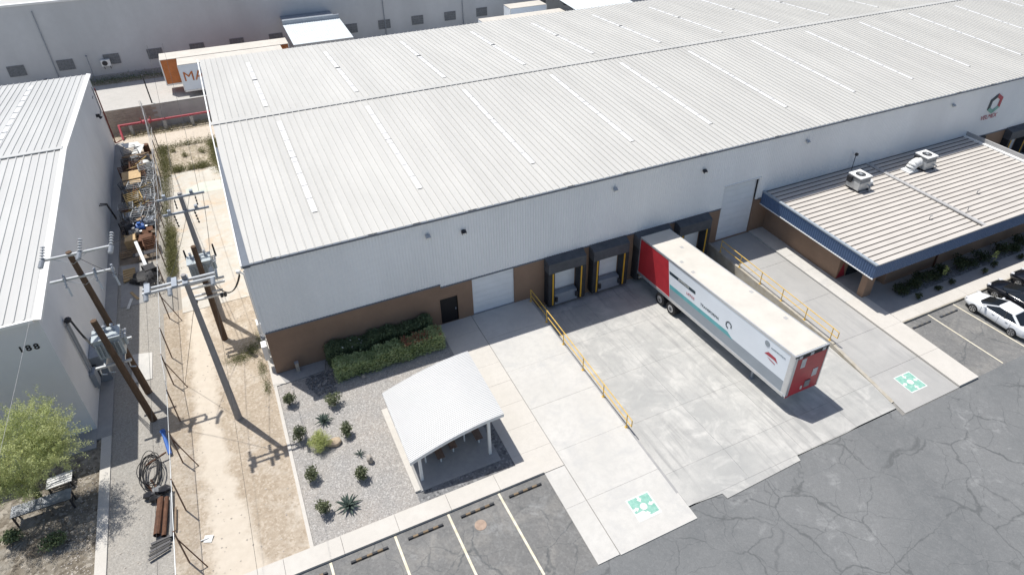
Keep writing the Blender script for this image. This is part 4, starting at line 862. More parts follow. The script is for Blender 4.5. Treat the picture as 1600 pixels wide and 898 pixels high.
# ================================================================== CARS
def make_car(name, label, paint, loc):
    L2, Wd = 2.38, .91; X0, Y0, Z0 = loc        # nose towards +Y
    r = thing(name, label, 'car', loc, 'cars parked by the office')
    def wp(l, s, z): return (X0+s, Y0+l, Z0+z)
    st = [(-2.38,.62,.46,.80,.80),(-2.30,.80,.32,.93,.93),(-1.95,.88,.24,.97,1.0),(-1.35,.91,.22,.98,1.02),(-.6,.92,.22,.96,1.0),(.2,.92,.22,.94,.98),(.85,.91,.22,.93,.97),(1.35,.90,.22,.86,.92),(1.85,.86,.24,.78,.83),(2.2,.76,.30,.68,.71),(2.36,.60,.40,.56,.58)]
    P = []
    for l, wd, zb, zs, zc in st:
        half = [(0,zb),(wd*.82,zb),(wd*.97,zb+.10),(wd*1.0,zb+.28*(zs-zb)+.06),(wd*.985,zs-.18*(zs-zb)),(wd*.93,zs-.03),(wd*.78,zs+.25*(zc-zs)+.005),(wd*.4,zc),(0,zc+.008)]
        ring = [wp(l,s,z) for s,z in half] + [wp(l,-s,z) for s,z in half[-2:0:-1]]; P.append(ring+[ring[0]])
    q = MB(); q.grid(P); k = len(P[0])-1; q.f.append(tuple(range(k))[::-1]); b0 = (len(P)-1)*(k+1); q.f.append(tuple(range(b0,b0+k)))
    body = q.part('body', paint, r, smooth=True)
    # greenhouse: base outline and roof outline
    base = [(-1.82,.58),(-1.62,.76),(-.6,.84),(.5,.83),(1.05,.77),(1.36,.52)]; roofo = [(-.98,.50),(-.90,.57),(-.5,.61),(-.12,.61),(.06,.58),(.16,.46)]
    zb, zt_ = .955, 1.375
    ringb = [wp(l,s,zb) for l,s in base] + [wp(l,-s,zb) for l,s in base[::-1]]; ringt = [wp(l,s,zt_) for l,s in roofo] + [wp(l,-s,zt_) for l,s in roofo[::-1]]
    n = len(ringb); g2 = MB().add(ringb+ringt, [(i,(i+1)%n,(i+1)%n+n,i+n) for i in range(n)]); g2.part('glazing', 'car_glass', r)
    ro = []; 
    for f_, dz in ((1.03,-.02),(1.0,.02),(.82,.05),(.4,.065)): ro.append([((X0+(p[0]-X0)*f_),(Y0-.41+(p[1]-Y0+.41)*f_),Z0+zt_+dz) for p in ringt]+[((X0+(ringt[0][0]-X0)*f_),(Y0-.41+(ringt[0][1]-Y0+.41)*f_),Z0+zt_+dz)])
    q = MB(); q.grid(ro); kk = len(ro[0]); q.f.append(tuple(range(3*kk,3*kk+kk-1))); q.part('roof', paint, r, smooth=True)
    for s in (1,-1):
        def bl(a,b): return [wp(a[0]+(b[0]-a[0])*t,s*(a[1]+(b[1]-a[1])*t+.012),zb-.02+(zt_-zb+.02)*t) for t in (0,1)]
        for a, b, wd in ((base[4],roofo[4],.075),(base[1],roofo[1],.15),(base[2],roofo[2],.06)): pp = bl(a,b); MB().beam(pp[0],pp[1],.03,wd,upv=(0,1,0)).part('pillar', paint if wd > .06 else 'rubber', r)
        for l in (1.42,-1.38):
            x0, x1 = s*.70, s*.915; wl = MB().cyl(wp(l,x0,.325),wp(l,x1,.325),.325,.325,22).part('wheel', 'tyre', r)
            MB().cyl(wp(l,x1,.325),wp(l,x1+s*.012,.325),.225,.225,20).part('rim', 'rubber', wl)
            q = MB()
            for a in range(5): t = a*2*math.pi/5; q.beam(wp(l,x1+s*.018,.325),wp(l+.215*math.cos(t),x1+s*.018,.325+.215*math.sin(t)),.075,.02,upv=(1,0,0))
            for a in range(16):
                t, t2 = a*math.pi/8, (a+1)*math.pi/8; q.beam(wp(l+.215*math.cos(t),x1+s*.018,.325+.215*math.sin(t)),wp(l+.215*math.cos(t2),x1+s*.018,.325+.215*math.sin(t2)),.03,.03)
            q.part('spokes', 'rim', wl)
        MB().obox(wp(.72,s*.98,1.0),.2,.12,.13).part('mirror', paint, r)
        q = MB(); q.obox(wp(2.17,s*.62,.66),.26,.22,.13,-s*.5); q.part('headlight', 'car_lamp', r)
        q = MB(); q.obox(wp(-2.27,s*.66,.80),.30,.16,.16,s*.35); q.part('taillight', 'car_tail', r)
        for l in (.1,-.85): MB().obox(wp(l,s*.915,.80),.03,.17,.03).part('door_handle', 'rim', r)
        for l in (.95,-.28,-1.12): MB().box(X0+s*.918-.004,X0+s*.918+.004,Y0+l-.005,Y0+l+.005,Z0+.33,Z0+.88).part('door_seam', 'rubber', r)
    MB().obox(wp(-2.385,0,.62),.5,.03,.12).part('number_plate', 'paint_white', r); MB().obox(wp(2.32,0,.5),.9,.1,.12).part('grille', 'rubber', r)
    return r
make_car('sedan', 'white four-door sedan parked against the kerb by the office', 'car_white', (45.72,-16.32,ZA+.004))
make_car('sedan', 'glossy black car parked beside the white sedan', 'car_black', (48.55,-16.0,ZA+.004))
make_car('sedan', 'dark car parked beyond the black car at the office kerb', 'car_black', (51.35,-15.9,ZA+.004))
# ================================================================== UTILITY POLES AND WIRES
def sag(a, b, s, n=14): 
    a, b = Vector(a), Vector(b); return [tuple(a.lerp(b,t)-Vector((0,0,4*s*t*(1-t)))) for t in [i/n for i in range(n+1)]]
def insul(par, p, d, n=4, r=.11, ln=.5, m='porcelain'):
    p, d = Vector(p), Vector(d).normalized(); q = MB(); q.cyl(p,p+d*ln,.03,.03,6)
    for i in range(n): c_ = p+d*(ln*(i+.7)/n); q.cyl(c_-d*.03,c_+d*.03,r,r*.6,10)
    return q.part('insulator', m, par)
def pole(name, label, base, top, r0, r1, m, cat='utility pole'):
    r = thing(name, label, cat, base); MB().cyl(base,top,r0,r1,14).part('shaft', m, r, smooth=False); return r
pA = pole('utility_pole', 'tall brown wooden pole with two crossarms beside the 188 roof edge', (-7.22,1.87,-.04), (-7.83,1.87,10.5), .20, .14, 'pole_wood')
for z, x0, x1 in ((10.38,-9.05,-5.85),(9.0,-9.15,-6.2)):
    MB().box(x0,x1,1.70,1.81,z-.06,z+.06).part('crossarm', 'galvanised', pA); xc = -7.8+(10.4-z)*.06
    for s in (-1,1): MB().beam((xc+s*.75,1.74,z-.06),(xc,1.74,z-.55),.04,.02).part('brace', 'galvanised', pA)
for x in (-9.0,-7.35,-5.9):
    insul(pA,(x,1.72,10.44),(.12,.45,.35),5,.12,.75); insul(pA,(x,1.72,10.40),(-.1,-.9,-.15),4,.13,.55)
for x in (-8.45,-7.05,-6.25):
    MB().box(x-.05,x+.05,1.62,1.72,8.95,9.35).part('cutout_bracket', 'steel_grey', pA); insul(pA,(x,1.6,9.25),(.05,-.5,-.55),4,.09,.6); MB().cyl((x+.05,1.3,8.75),(x+.1,1.15,8.3),.05,.05,8).part('fuse', 'galvanised', pA)
pB = pole('utility_pole', 'shorter brown wooden pole in front of the hanging grey transformer by building 188', (-6.98,-.64,-.04), (-7.52,-.64,7.7), .19, .15, 'pole_wood')
def transformer(x0,x1,y0,y1,z0,z1,label):
    r = thing('transformer', label, 'transformer', ((x0+x1)/2,(y0+y1)/2,z0), 'pole-mounted transformers')
    t = MB().box(x0,x1,y0,y1,z0,z1).part('tank', 'transformer', r); MB().box(x0-.05,x1+.05,y0-.05,y1+.05,z1,z1+.08).part('lid', 'transformer', r)
    for i in range(7): x = x0+.1+i*(x1-x0-.2)/6; MB().box(x-.02,x+.02,y0-.16,y0-.002,z0+.15,z1-.2).part('cooling_fin', 'transformer', t)
    for i in range(3): insul(r,(x0+.25+i*(x1-x0-.5)/2,(y0+y1)/2+.15,z1+.08),(0,.1,1),3,.10,.42)
    for i in range(4): insul(r,(x1+.0,y0+.15+i*.2,z1-.2),(1,0,.15),2,.07,.3)
    MB().cyl((x1+.12,(y0+y1)/2,z0+.3),(x1+.12,(y0+y1)/2,z1-.3),.1,.1,8).part('conservator', 'transformer', r)
    return r
transformer(-8.2,-6.95,.05,1.0,4.62,5.85,'grey transformer hung between the two brown wooden poles near building 188')
for y in (-.42,1.55): MB().box(-8.45,-6.75,y-.06,y+.06,4.42,4.55).part('platform_arm', 'galvanised', pB if y < 0 else pA)
for x in (-8.0,-7.1): MB().box(x-.06,x+.06,-.36,1.49,4.45,4.58).part('platform_beam', 'galvanised', pB)
for x in (-8.3,-7.9,-6.9): MB().tube([(x,-.45,4.4),(x,-.5,4.1),(x+.25,-.55,4.05)],.035,6).part('cable_loop', 'galvanised', pB)
pC = pole('utility_pole', 'grey concrete pole rising from the dirt alley with one crossarm on top', (-2.54,-2.64,-.03), (-2.66,-2.64,10.4), .20, .12, 'pole_concrete')
MB().box(-4.6,-1.3,-2.86,-2.76,9.88,10.0).part('crossarm', 'galvanised', pC); MB().box(-4.6,-1.3,-2.5,-2.4,9.88,10.0).part('crossarm', 'galvanised', pC)
for x in (-4.35,-3.15,-2.66): MB().box(x-.12,x+.12,-3.05,-2.25,10.0,10.14).part('clamp', 'steel_grey', pC)
for x in (-4.45,-3.4,-1.45): insul(pC,(x,-2.86,9.95),(0,-1,-.1),4,.12,.55); insul(pC,(x,-2.4,9.95),(0,1,-.1),4,.12,.55)
pD = pole('utility_pole', 'dark wooden pole carrying a transformer beside the warehouse corner', (-2.62,4.95,-.03), (-2.58,4.95,7.4), .20, .15, 'pole_wood')
transformer(-3.25,-1.95,5.25,6.2,4.75,5.95,'grey transformer on the dark wooden pole beside the warehouse corner')
for z, x0, x1 in ((4.62,-3.6,-1.5),(3.7,-3.5,-1.8)):
    MB().box(x0,x1,4.65,4.77,z-.06,z+.06).part('crossarm', 'galvanised', pD); MB().box(x0,x1,5.13,5.23,z-.06,z+.06).part('crossarm', 'galvanised', pD)
for x in (-3.1,-1.9): MB().box(x-.06,x+.06,5.23,6.3,4.58,4.70).part('platform_beam', 'galvanised', pD)
for x in (-3.4,-1.9,-1.7): insul(pD,(x,4.62,3.75),(0,-1,.1),3,.1,.35,'black_plastic')
for x in (-3.3,-1.65): MB().cyl((x,6.25,5.6),(x,6.25,6.5),.06,.05,8).part('arrester', 'black_plastic', pD)
pE = pole('utility_pole', 'tall grey concrete pole with two crossarms behind the transformer pole', (-2.52,7.13,-.03), (-2.55,7.13,9.95), .20, .12, 'pole_concrete')
for z in (9.78,8.73):
    MB().box(-3.8,-1.2,6.92,7.02,z-.06,z+.06).part('crossarm', 'steel_grey', pE)
    for x in (-3.4,-1.9): MB().box(x-.09,x+.09,6.86,7.08,z+.06,z+.3).part('clamp', 'steel_grey', pE)
for x in (-3.2,-2.05): insul(pE,(x,6.9,8.7),(.1,-.35,-1),4,.08,.8,'black_plastic'); insul(pE,(x+.3,6.9,9.7),(0,-.3,-1),3,.06,.6,'black_plastic')
sp_ = thing('service_mast', 'thin pale lattice mast at the far end of the fence', 'mast', (-6.35,39.4,-.03))
for dx, dy in ((0,0),(.28,0),(.14,.25)): MB().cyl((-6.35+dx,39.4+dy,-.03),(-6.35+dx*.6,39.4+dy*.6,4.6),.014,.012,6).part('leg', 'galvanised', sp_)
q = MB()
for i in range(8): q.tube([(-6.35,39.4,i*.55),(-6.1,39.4,i*.55+.5)],.015,4)
q.part('lattice', 'galvanised', sp_, kind='stuff')
def cable(pts, r, m, label, grp='overhead wires'): return MB().tube(pts,r,5).thing('overhead_wire', m, label, 'wire', grp)
for x in (-3.75,-3.5): cable(sag((x,6.9,9.7),(-6.2,39.4,4.5),1.2),.018,'wire_light','pale cable sagging from the tall concrete pole to the lattice mast')
for x, x2 in ((-4.45,-3.7),(-3.4,-2.05),(-1.45,-1.3)): cable(sag((x,-2.2,9.95),(x2,6.9,9.75),.3),.012,'wire','thin wire between the crossarms of the two concrete poles')
for x in (-4.45,-1.45): cable(sag((x,-3.4,9.9),(x-.4,-44,9.6),1.2,24),.006,'wire','thin wire leading away from the alley pole over the parking')
for x in (-9.05,): cable(sag((x,1.2,10.35),(x-2.6,-44,9.8),1.2,24),.006,'wire_light','thin wire leading away from the brown pole over the yard')
cable(sag((-7.35,1.2,10.4),(-3.4,-2.2,9.95),.5),.014,'wire','wire from the tall brown pole across to the concrete alley pole')
cable(sag((-5.95,1.9,10.4),(-3.7,6.9,9.75),.4),.014,'wire','wire from the tall brown pole across to the far concrete pole')
cable([(-2.6,-2.5,8.6),(-5.2,1.6,.0)],.012,'wire','straight guy wire from the concrete alley pole down to the fence foot')
for x in (-2.9,-1.5): cable(sag((x,7.3,9.75),(x-1.5,44.0,8.5),1.5),.012,'wire','thin conductor running from the far concrete pole over the rear track')
for i in range(4): cable(sag((-1.8-.1*i,4.6,3.85+.25*i),(-.42,1.62,6.95-.07*i),.55+.12*i),.022,'wire','black service cable looping from the transformer pole to the warehouse corner')
for i in range(3): cable(sag((-8.25,.3+.2*i,5.3),(X8+.3,3.2+.08*i,5.55),.35+.1*i),.025,'wire','black service cable from the hung transformer to the 188 wall')

# ================================================================== CHAIN-LINK FENCE
fn = thing('chain_link_fence', 'rusty chain-link fence with steel posts dividing the alley from the yard', 'fence', (-5.7,12,0))
fy = [-14.2,-11.0,-7.9,-4.64,-1.4,1.9,4.5,8.8,12,15.2,18.4,21.6,24.8,28,31.2,34.4,37.6]
fx = lambda y: -5.61 if y < -1 else -5.83
for y in fy: MB().cyl((fx(y),y,-.05),(fx(y),y,2.5),.038,.038,7).part('post', 'rust', fn)
for a, b in zip(fy[:-1],fy[1:]):
    MB().cyl((fx(a),a,2.48),(fx(b),b,2.48),.016,.016,6).part('top_rail', 'galvanised', fn)
    me = MB().add([(fx(a)+.03,a,0),(fx(b)+.03,b,0),(fx(b)+.03,b,2.47),(fx(a)+.03,a,2.47)],[(0,1,2,3)]); me.part('mesh_panel', 'chain_link', fn)
for y in (-11,-4.64,1.9,8.8): MB().tube([(fx(y),y,1.9),(fx(y)+.75,y-.6,-.02)],.03,6).part('stay', 'rust', fn)

# ================================================================== SCRAP BESIDE BUILDING 188
def loc2(x,y,rz):
    c_, s_ = math.cos(rz), math.sin(rz); return lambda a,b,z: (x+a*c_-b*s_, y+a*s_+b*c_, z)
def rack(x,y,w_,l,h,rz,m,label,grp='scrap frames',shelves=2,z0=-.03,tilt=0):
    f = loc2(x,y,rz); r = thing('storage_rack', label, 'frame', (x,y,z0), grp)
    for a in (-w_/2,w_/2):
        for b in (-l/2,l/2): MB().beam(f(a,b,z0),f(a+tilt,b,z0+h),.07).part('post', m, r)
    for k in range(shelves):
        z = z0+h*(k+1)/shelves-.04; q = MB()
        for a in (-w_/2,w_/2): q.beam(f(a+tilt*(k+1)/shelves,-l/2,z),f(a+tilt*(k+1)/shelves,l/2,z),.06)
        for i in range(5): b = -l/2+l*i/4; q.beam(f(-w_/2,b,z),f(w_/2,b,z),.05)
        q.part('shelf_grid', m, r)
def pallet(x,y,z,rz,m,label,grp='pallets',w_=1.1,l=1.2,ry=0):
    r = thing('pallet', label, 'pallet', (x,y,z), grp); M2 = Matrix.Rotation(rz,3,'Z')@Matrix.Rotation(ry,3,'Y'); o = Vector((x,y,z))
    for i in range(7):
        c_ = o+M2@Vector((0,-l/2+.06+i*(l-.12)/6,.13)); MB().obox(c_,w_,.1,.022,rz,0,ry).part('slat', m, r)
    for a in (-1,0,1): c_ = o+M2@Vector((a*(w_/2-.06),0,.06)); MB().obox(c_,.08,l,.1,rz,0,ry).part('bearer', m, r)
def scrap_pipe(a,b,rad,m,label,grp='scrap pipes'):
    q = MB(); q.cyl(a,b,rad,rad,10,False); q.cyl(a,b,rad*.82,rad*.82,10,False); q.thing('scrap_pipe', m, label, 'pipe', grp)
def board(x,y,z,w_,l,rz,m,label,grp='scrap boards',rx=0,ry=0): MB().obox((x,y,z),w_,l,.04,rz,rx,ry).thing('scrap_board', m, label, 'board', grp)
def drum(x,y,m,label,z=-.03):
    r = thing('drum', label, 'drum', (x,y,z)); MB().cyl((x,y,z),(x,y,z+.88),.29,.29,18).part('barrel', m, r)
    for h in (.02,.3,.58,.86): MB().cyl((x,y,z+h-.015),(x,y,z+h+.015),.305,.305,18).part('hoop', m, r)
def crate(x,y,w_,l,h,rz,m,label,z0=-.03,grp='scrap boxes'):
    f = loc2(x,y,rz); r = thing('scrap_box', label, 'box', (x,y,z0), grp); MB().obox((x,y,z0+h/2),w_-.06,l-.06,h-.04,rz).part('body', m, r)
    for a in (-w_/2,w_/2):
        for b in (-l/2,l/2): MB().obox(f(a*.97,b*.97,z0+h/2),.07,.07,h,rz).part('corner_post', m, r)
S = lambda s: s
rr = random.Random(3)
rack(-8.25,36.4,1.3,1.5,1.2,.2,'junk_grey','grey steel frame at the far end of the scrap row')
board(-8.0,37.4,1.1,1.5,1.3,.35,'junk_white','white metal sheet lying on top of the far scrap frame',ry=.15); board(-7.5,36.6,.9,.8,1.5,-.3,'junk_white','narrow white panel beside the far white sheet',rx=.2)
drum(-6.9,37.6,'rust','rusty drum behind the white metal sheet'); 
scrap_pipe((-8.9,35.2,.9),(-6.5,35.0,1.0),.09,'wood_old','pale round beam laid across the scrap row'); scrap_pipe((-8.8,34.7,.7),(-6.7,34.9,.8),.06,'rust','rusty pipe laid behind the pale beam')
tk_ = thing('tank', 'round white tank standing among the steel frames', 'tank', (-6.95,33.0,-.03)); MB().cyl((-6.95,33,-.03),(-6.95,33,1.0),.45,.45,16).part('body', 'tank_white', tk_); MB().ico((-6.95,33,1.0),.45,2,0,(1,1,.45)).part('dome', 'tank_white', tk_, smooth=True)
for i, (x,y) in enumerate(((-8.4,33.6),(-7.6,32.4),(-8.5,31.9),(-6.75,31.2),(-6.7,29.6),(-6.8,27.9),(-7.6,27.4),(-8.3,26.4),(-6.9,25.9),(-7.7,25.2),(-8.35,24.3),(-6.8,23.9),(-7.5,23.0))):
    rack(x,y,rr.uniform(.8,1.25),rr.uniform(.9,1.6),rr.uniform(.9,1.7),rr.uniform(-.25,.25),rr.choice(['old_steel','rust','junk_grey','old_steel','brass_yellow','dark_metal']),'tangled open steel frame in the scrap row beside building 188',shelves=rr.choice([2,3]))
for i in range(26):
    x = rr.uniform(-8.6,-6.6); y = rr.uniform(21.0,35.5); rack(x,y,rr.uniform(.4,.9),rr.uniform(.5,1.2),rr.uniform(.5,1.25),rr.uniform(-.7,.7),rr.choice(['old_steel','rust','old_steel','dark_metal','junk_grey','brass_yellow','steel_grey']),'small rusting steel rack crammed into the scrap row beside building 188','small scrap racks',shelves=rr.choice([2,3]),tilt=rr.uniform(-.2,.2))
board(-7.95,30.2,1.25,1.5,1.7,.05,'wood_tan','tan plywood sheet on top of the steel frames'); board(-7.9,28.9,1.15,1.4,.7,.1,'wood_tan','smaller tan plywood strip beside the plywood sheet')
for i in range(10):
    y = 23+i*1.25; scrap_pipe((-8.7+rr.uniform(-.1,.5),y,rr.uniform(.3,1.2)),(-6.5+rr.uniform(-.3,.1),y+rr.uniform(-.9,.9),rr.uniform(.4,1.4)),rr.uniform(.03,.06),'brass_yellow' if i%3 else 'wood_old','thin yellowish pole lying across the scrap frames')
for i in range(8):
    x = rr.uniform(-8.6,-6.7); y = rr.uniform(19.5,28); scrap_pipe((x,y,rr.uniform(.8,1.3)),(x+rr.uniform(-.5,.5),y+rr.uniform(1.5,2.6),rr.uniform(.7,1.3)),.035,rr.choice(['junk_grey','rust']),'thin steel tube lying lengthwise on the scrap frames')
for i in range(22):
    board(rr.uniform(-8.7,-6.6),rr.uniform(20.5,36.5),rr.uniform(.15,.9),rr.uniform(.2,.55),rr.uniform(.5,1.2),rr.uniform(0,3),rr.choice(['rust','dark_metal','rust','black_plastic','wood_old']),'dark rusty sheet wedged between the scrap racks','rusty sheets in the scrap row',rr.uniform(-.4,.4),rr.uniform(-.4,.4))
for i,(x,y) in enumerate(((-8.2,22.2),(-7.5,21.7),(-6.8,22.3),(-7.9,21.0))):
    mm = ['steel_grey','blue_plastic','steel_grey','junk_grey'][i]; r = thing('scrap_motor','%s electric motor in the scrap row'%['dull grey','blue','round grey','small weathered'][i],'motor',(x,y,-.03)); MB().cyl((x-.35,y,.45),(x+.35,y,.45),.3,.3,14).part('housing',mm,r); MB().box(x-.3,x+.3,y-.3,y+.3,-.03,.2).part('foot','dark_metal',r); MB().cyl((x+.35,y,.45),(x+.55,y,.45),.08,.08,8).part('shaft','galvanised',r); MB().box(x-.12,x+.12,y-.12,y+.12,.72,.9).part('terminal_box',mm,r)
crate(-8.1,19.6,.8,1.0,.9,.05,'wood_tan','tan wooden box at the near end of the steel frames'); crate(-7.05,19.4,1.0,1.1,.8,-.1,'rust','dark rusty box beside the tan wooden box')
rack(-6.75,18.5,.9,1.2,.9,.1,'rust','low rusty frame next to the dark box')
for i in range(6): scrap_pipe((-9.0,18.0+i*.13,.12+.1*(i%2)),(-7.5,18.2+i*.15,.12+.1*(i%2)),.05,'wood_old','pale stick in the small heap of poles by the wall')
board(-7.2,17.4,.5,1.6,.5,.05,'dark_metal','dark plank lying in front of the rusty box'); pst = MB().beam((-7.55,17.9,1.35),(-7.15,15.8,.05),.22,.1); pst.thing('leaning_post','galvanised','pale grey post leaning down from the scrap row','post')
crate(-6.9,15.2,.8,.9,.6,.3,'black_plastic','black box at the end of the scrap row')
tp2 = MB().ico((-7.35,14.6,.1),1.0,2,.18,(1.0,.9,.42)); tp2.thing('tarpaulin_heap','black_plastic','heap under a crumpled dark tarpaulin in the yard','tarpaulin')
for i in range(5): scrap_pipe((-8.7,14.6+i*.28,.12+.05*i),(-7.9,14.9+i*.22,.1+.05*i),.11,'wood_tan','cut log in the stack beside the tarpaulin heap','cut logs')
q = MB()
for i in range(60):
    a = rr.uniform(0,6.28); x, y = -6.75+rr.uniform(-.45,.45), 13.2+rr.uniform(-.9,.9); q.tube([(x+.35*math.cos(a+t)*rr.uniform(.6,1),y+.35*math.sin(a+t),.15+rr.uniform(0,.4)) for t in (0,.9,1.8,2.7)],.018,4)
q.thing('wire_tangle','dark_metal','tangle of dark wire and hose on the gravel','wire heap',kind='stuff')
for i,(x,y,rz,m) in enumerate(((-8.0,12.6,.4,'wood_tan'),(-8.3,11.7,-.2,'junk_white'))): board(x,y,.03,.18,1.2,rz,m,['tan','white'][i]+' lath lying on the concrete beside the wire tangle')
# near end of the yard
bp = MB().cyl((-6.42,-2.3,.35),(-6.18,-3.85,.12),.10,.10,12); bp.cyl((-6.45,-2.15,.38),(-6.42,-2.3,.35),.14,.14,12); bp.thing('blue_pipe','blue_plastic','bright blue plastic pipe lying against the fence','pipe')
q = MB()
for i in range(9):
    cx, cy, rx_, ry_ = -7.1+rr.uniform(-.15,.15), -4.75+rr.uniform(-.15,.15), rr.uniform(.35,.5), rr.uniform(.9,1.2); q.tube([(cx+rx_*math.cos(t),cy+ry_*math.sin(t),.1+.06*i+.12*math.sin(t*2+i)) for t in np.linspace(0,6.28,22)],.022,5)
q.thing('hose_coil','black_plastic','loosely coiled black hose lying on the yard gravel','hose')
for i,(a,b) in enumerate((((-7.35,-4.2,.2),(-6.3,-3.9,.4)),((-7.3,-5.6,.3),(-6.9,-6.4,.2)),((-7.1,-5.4,.3),(-6.75,-6.3,.25)))): scrap_pipe(a,b,.05,'rust','short dark bar lying by the coiled hose')
for i,(x,y,m,s) in enumerate(((-7.25,-6.3,'dark_metal',.3),(-6.85,-6.15,'junk_grey',.27),(-6.5,-6.3,'dark_metal',.32),(-7.0,-6.65,'black_plastic',.3))):
    r = thing('scrap_casting',['dark bulky casting','pale worn casting','round dark casting','black casting'][i]+' in the heap by the rusty pipes','scrap part',(x,y,-.03)); MB().ico((x,y,s*.7),s,1,.2,(1,.8,.8)).part('body',m,r); MB().cyl((x-.1,y,s*.7),(x+.35,y-.1,s*.9),s*.35,s*.35,10).part('flange',m,r)
scrap_pipe((-6.68,-6.75,.2),(-6.92,-8.95,.2),.16,'rust','thick rusty pipe lying along the fence'); scrap_pipe((-6.42,-6.8,.15),(-6.62,-9.1,.15),.11,'rust','thinner rusty pipe beside the thick one')
scrap_pipe((-6.2,-6.6,.12),(-6.3,-9.3,.12),.08,'junk_grey','grey pipe lying between the rusty pipes and the fence'); scrap_pipe((-6.05,-7.6,.1),(-6.12,-9.0,.1),.05,'wood_old','pale pole against the fence foot')
for i in range(5): board(-6.75-.03*i,-9.2-.2*i,.08+.015*i,.95,.13,.12+.05*i,'black_plastic' if i%2 else 'dark_metal','dark slat in the stack at the end of the rusty pipes','dark slats')
# metal-topped table, bench and pale boards under the tree
tb = thing('work_table','weathered metal-topped table under the palo verde tree','table',(-11.9,-4.95,-.04)); f = loc2(-11.9,-4.95,.0)
for i in range(2): MB().obox((-12.55+i*1.3,-4.95,.76),1.28,.72,.03).part('top_sheet','old_steel',tb)
for a in (-1.22,1.22):
    for b in (-.28,.28): MB().beam(f(a,b,-.04),f(a,b,.74),.07).part('leg','dark_metal',tb)
    MB().beam(f(a,-.28,.35),f(a,.28,.35),.05).part('brace','dark_metal',tb)
for b in (-.28,.28): MB().beam(f(-1.22,b,.69),f(1.22,b,.69),.05,.08).part('apron','dark_metal',tb)
bn = thing('slatted_bench','grey slatted wooden bench beside the metal-topped table','bench',(-11.35,-3.45,-.04))
for i in range(5): MB().obox((-11.35,-3.75+i*.16,.42),1.15,.12,.035,.06).part('slat','junk_white',bn)
for a in (-.5,.5):
    for b in (-.28,.28): MB().box(-11.35+a-.04,-11.35+a+.04,-3.43+b-.04,-3.43+b+.04,-.04,.4).part('leg','dark_metal',bn)
q = MB()
for i in range(380): x = -9.75-abs(rr.gauss(0,1.3)); y = rr.uniform(-10,-2.6); q.ico((x,y,-.03),rr.uniform(.015,.055),1,.25,(1,1,.5))
q.thing('stones','boulder_grey','scattered stones and chips on the ground by the concrete strip','stones',kind='stuff')
q = MB()
for i in range(260): x = rr.uniform(-5.4,-.6); y = rr.uniform(-12.5,9); q.ico((x,y,-.025),rr.uniform(.015,.05),1,.25,(1,1,.6))
for i in range(260): x = rr.uniform(-9,-5.9); y = rr.uniform(-12,12); q.ico((x,y,-.03),rr.uniform(.015,.05),1,.25,(1,1,.6))
q.thing('pebbles','boulder_grey','loose pebbles strewn over the dirt alley and yard','pebbles',kind='stuff')
pb = MB().add([(-4.95,-10.2,.0),(-4.6,-10.35,.0),(-4.45,-10.0,.05),(-4.85,-9.85,.04)],[(0,1,2,3)]).box(-5.05,-4.7,-10.1,-10.05,.0,.06); pb.thing('litter_board','junk_white','small white scrap of board on the dirt beside the fence stay','litter')

# ================================================================== PLANTS
def cloud(n, c, r, flat=1., shell=.55, lump=6):
    """leaf points in an uneven ellipsoid"""
    c = np.array(c); r = np.array(r) if hasattr(r,'__len__') else np.array([r,r,r])
    d = rng.normal(size=(n,3)); d /= np.linalg.norm(d,axis=1)[:,None]; u = shell+(1-shell)*rng.random((n,1))**.6
    lc = rng.normal(size=(lump,3)); lc /= np.linalg.norm(lc,axis=1)[:,None]; k = .78+.3*np.max(d@lc.T,axis=1)[:,None]**3
    p = c+d*u*r*k; return p[p[:,2] > .02]
def shrub(x, y, h, w_, m, label, grp, n=420, z0=0., cat='shrub', name='shrub', lsz=.10):
    r = thing(name, label, cat, (x,y,z0), grp)
    st = MB()
    for i in range(6): a = rng.uniform(0,6.28); st.cyl((x,y,z0-.02),(x+.3*w_*math.cos(a),y+.3*w_*math.sin(a),z0+h*rng.uniform(.5,.85)),.018,.008,5)
    st.part('stems','bark',r)
    pts = np.concatenate([cloud(n//4,(x+rng.uniform(-.22,.22)*w_,y+rng.uniform(-.22,.22)*w_,z0+h*rng.uniform(.42,.68)),(w_*.36,w_*.36,h*.36),shell=.25) for _ in range(4)])
    leaves('crown', pts, lsz, m, r, .55, .3); return r
def agave(x, y, s, n, label, grp='agaves'):
    r = thing('agave', label, 'agave', (x,y,0), grp)
    for i in range(n):
        a = i*2.399+rng.uniform(-.15,.15); el = R(12+62*(i/n)); L_ = s*(1.0-.25*i/n); q = MB(); dx, dy = math.cos(a), math.sin(a); nx, ny = -dy, dx; rows = []
        for t, wd in ((0,.55),(.3,1),(.65,.8),(1,.03)):
            e2 = el-.25*t; px_, pz_ = L_*t*math.cos(e2), .06+L_*t*math.sin(e2); ww = s*.085*wd; rows.append([(x+dx*px_+nx*ww,y+dy*px_+ny*ww,pz_+.02),(x+dx*px_,y+dy*px_,pz_-.015),(x+dx*px_-nx*ww,y+dy*px_-ny*ww,pz_+.02)])
        q.grid(rows).part('leaf','leaf_agave',r)
GS = 'small shrubs in the gravel garden'
for x,y,h,w_,lb in ((.3,-2.95,.95,.6,'tall slim shrub at the shaded corner of the gravel garden'),(2.72,-4.1,.8,.75,'round shrub near the edge of the warehouse shadow'),(.42,-5.95,1.0,.7,'dark double shrub beside the pale green bush'),(2.82,-6.75,.95,.62,'upright shrub beside the tan boulder'),(.5,-8.75,.75,.8,'bushy shrub near the garden kerb, midway along the bed'),(2.88,-10.0,.9,.75,'shrub in front of the upright grey rock'),(.72,-11.2,1.0,.6,'slim shrub beside the largest agave')): shrub(x,y,h*1.12,w_*1.35,'leaf_shrub',lb,GS,700,lsz=.11)
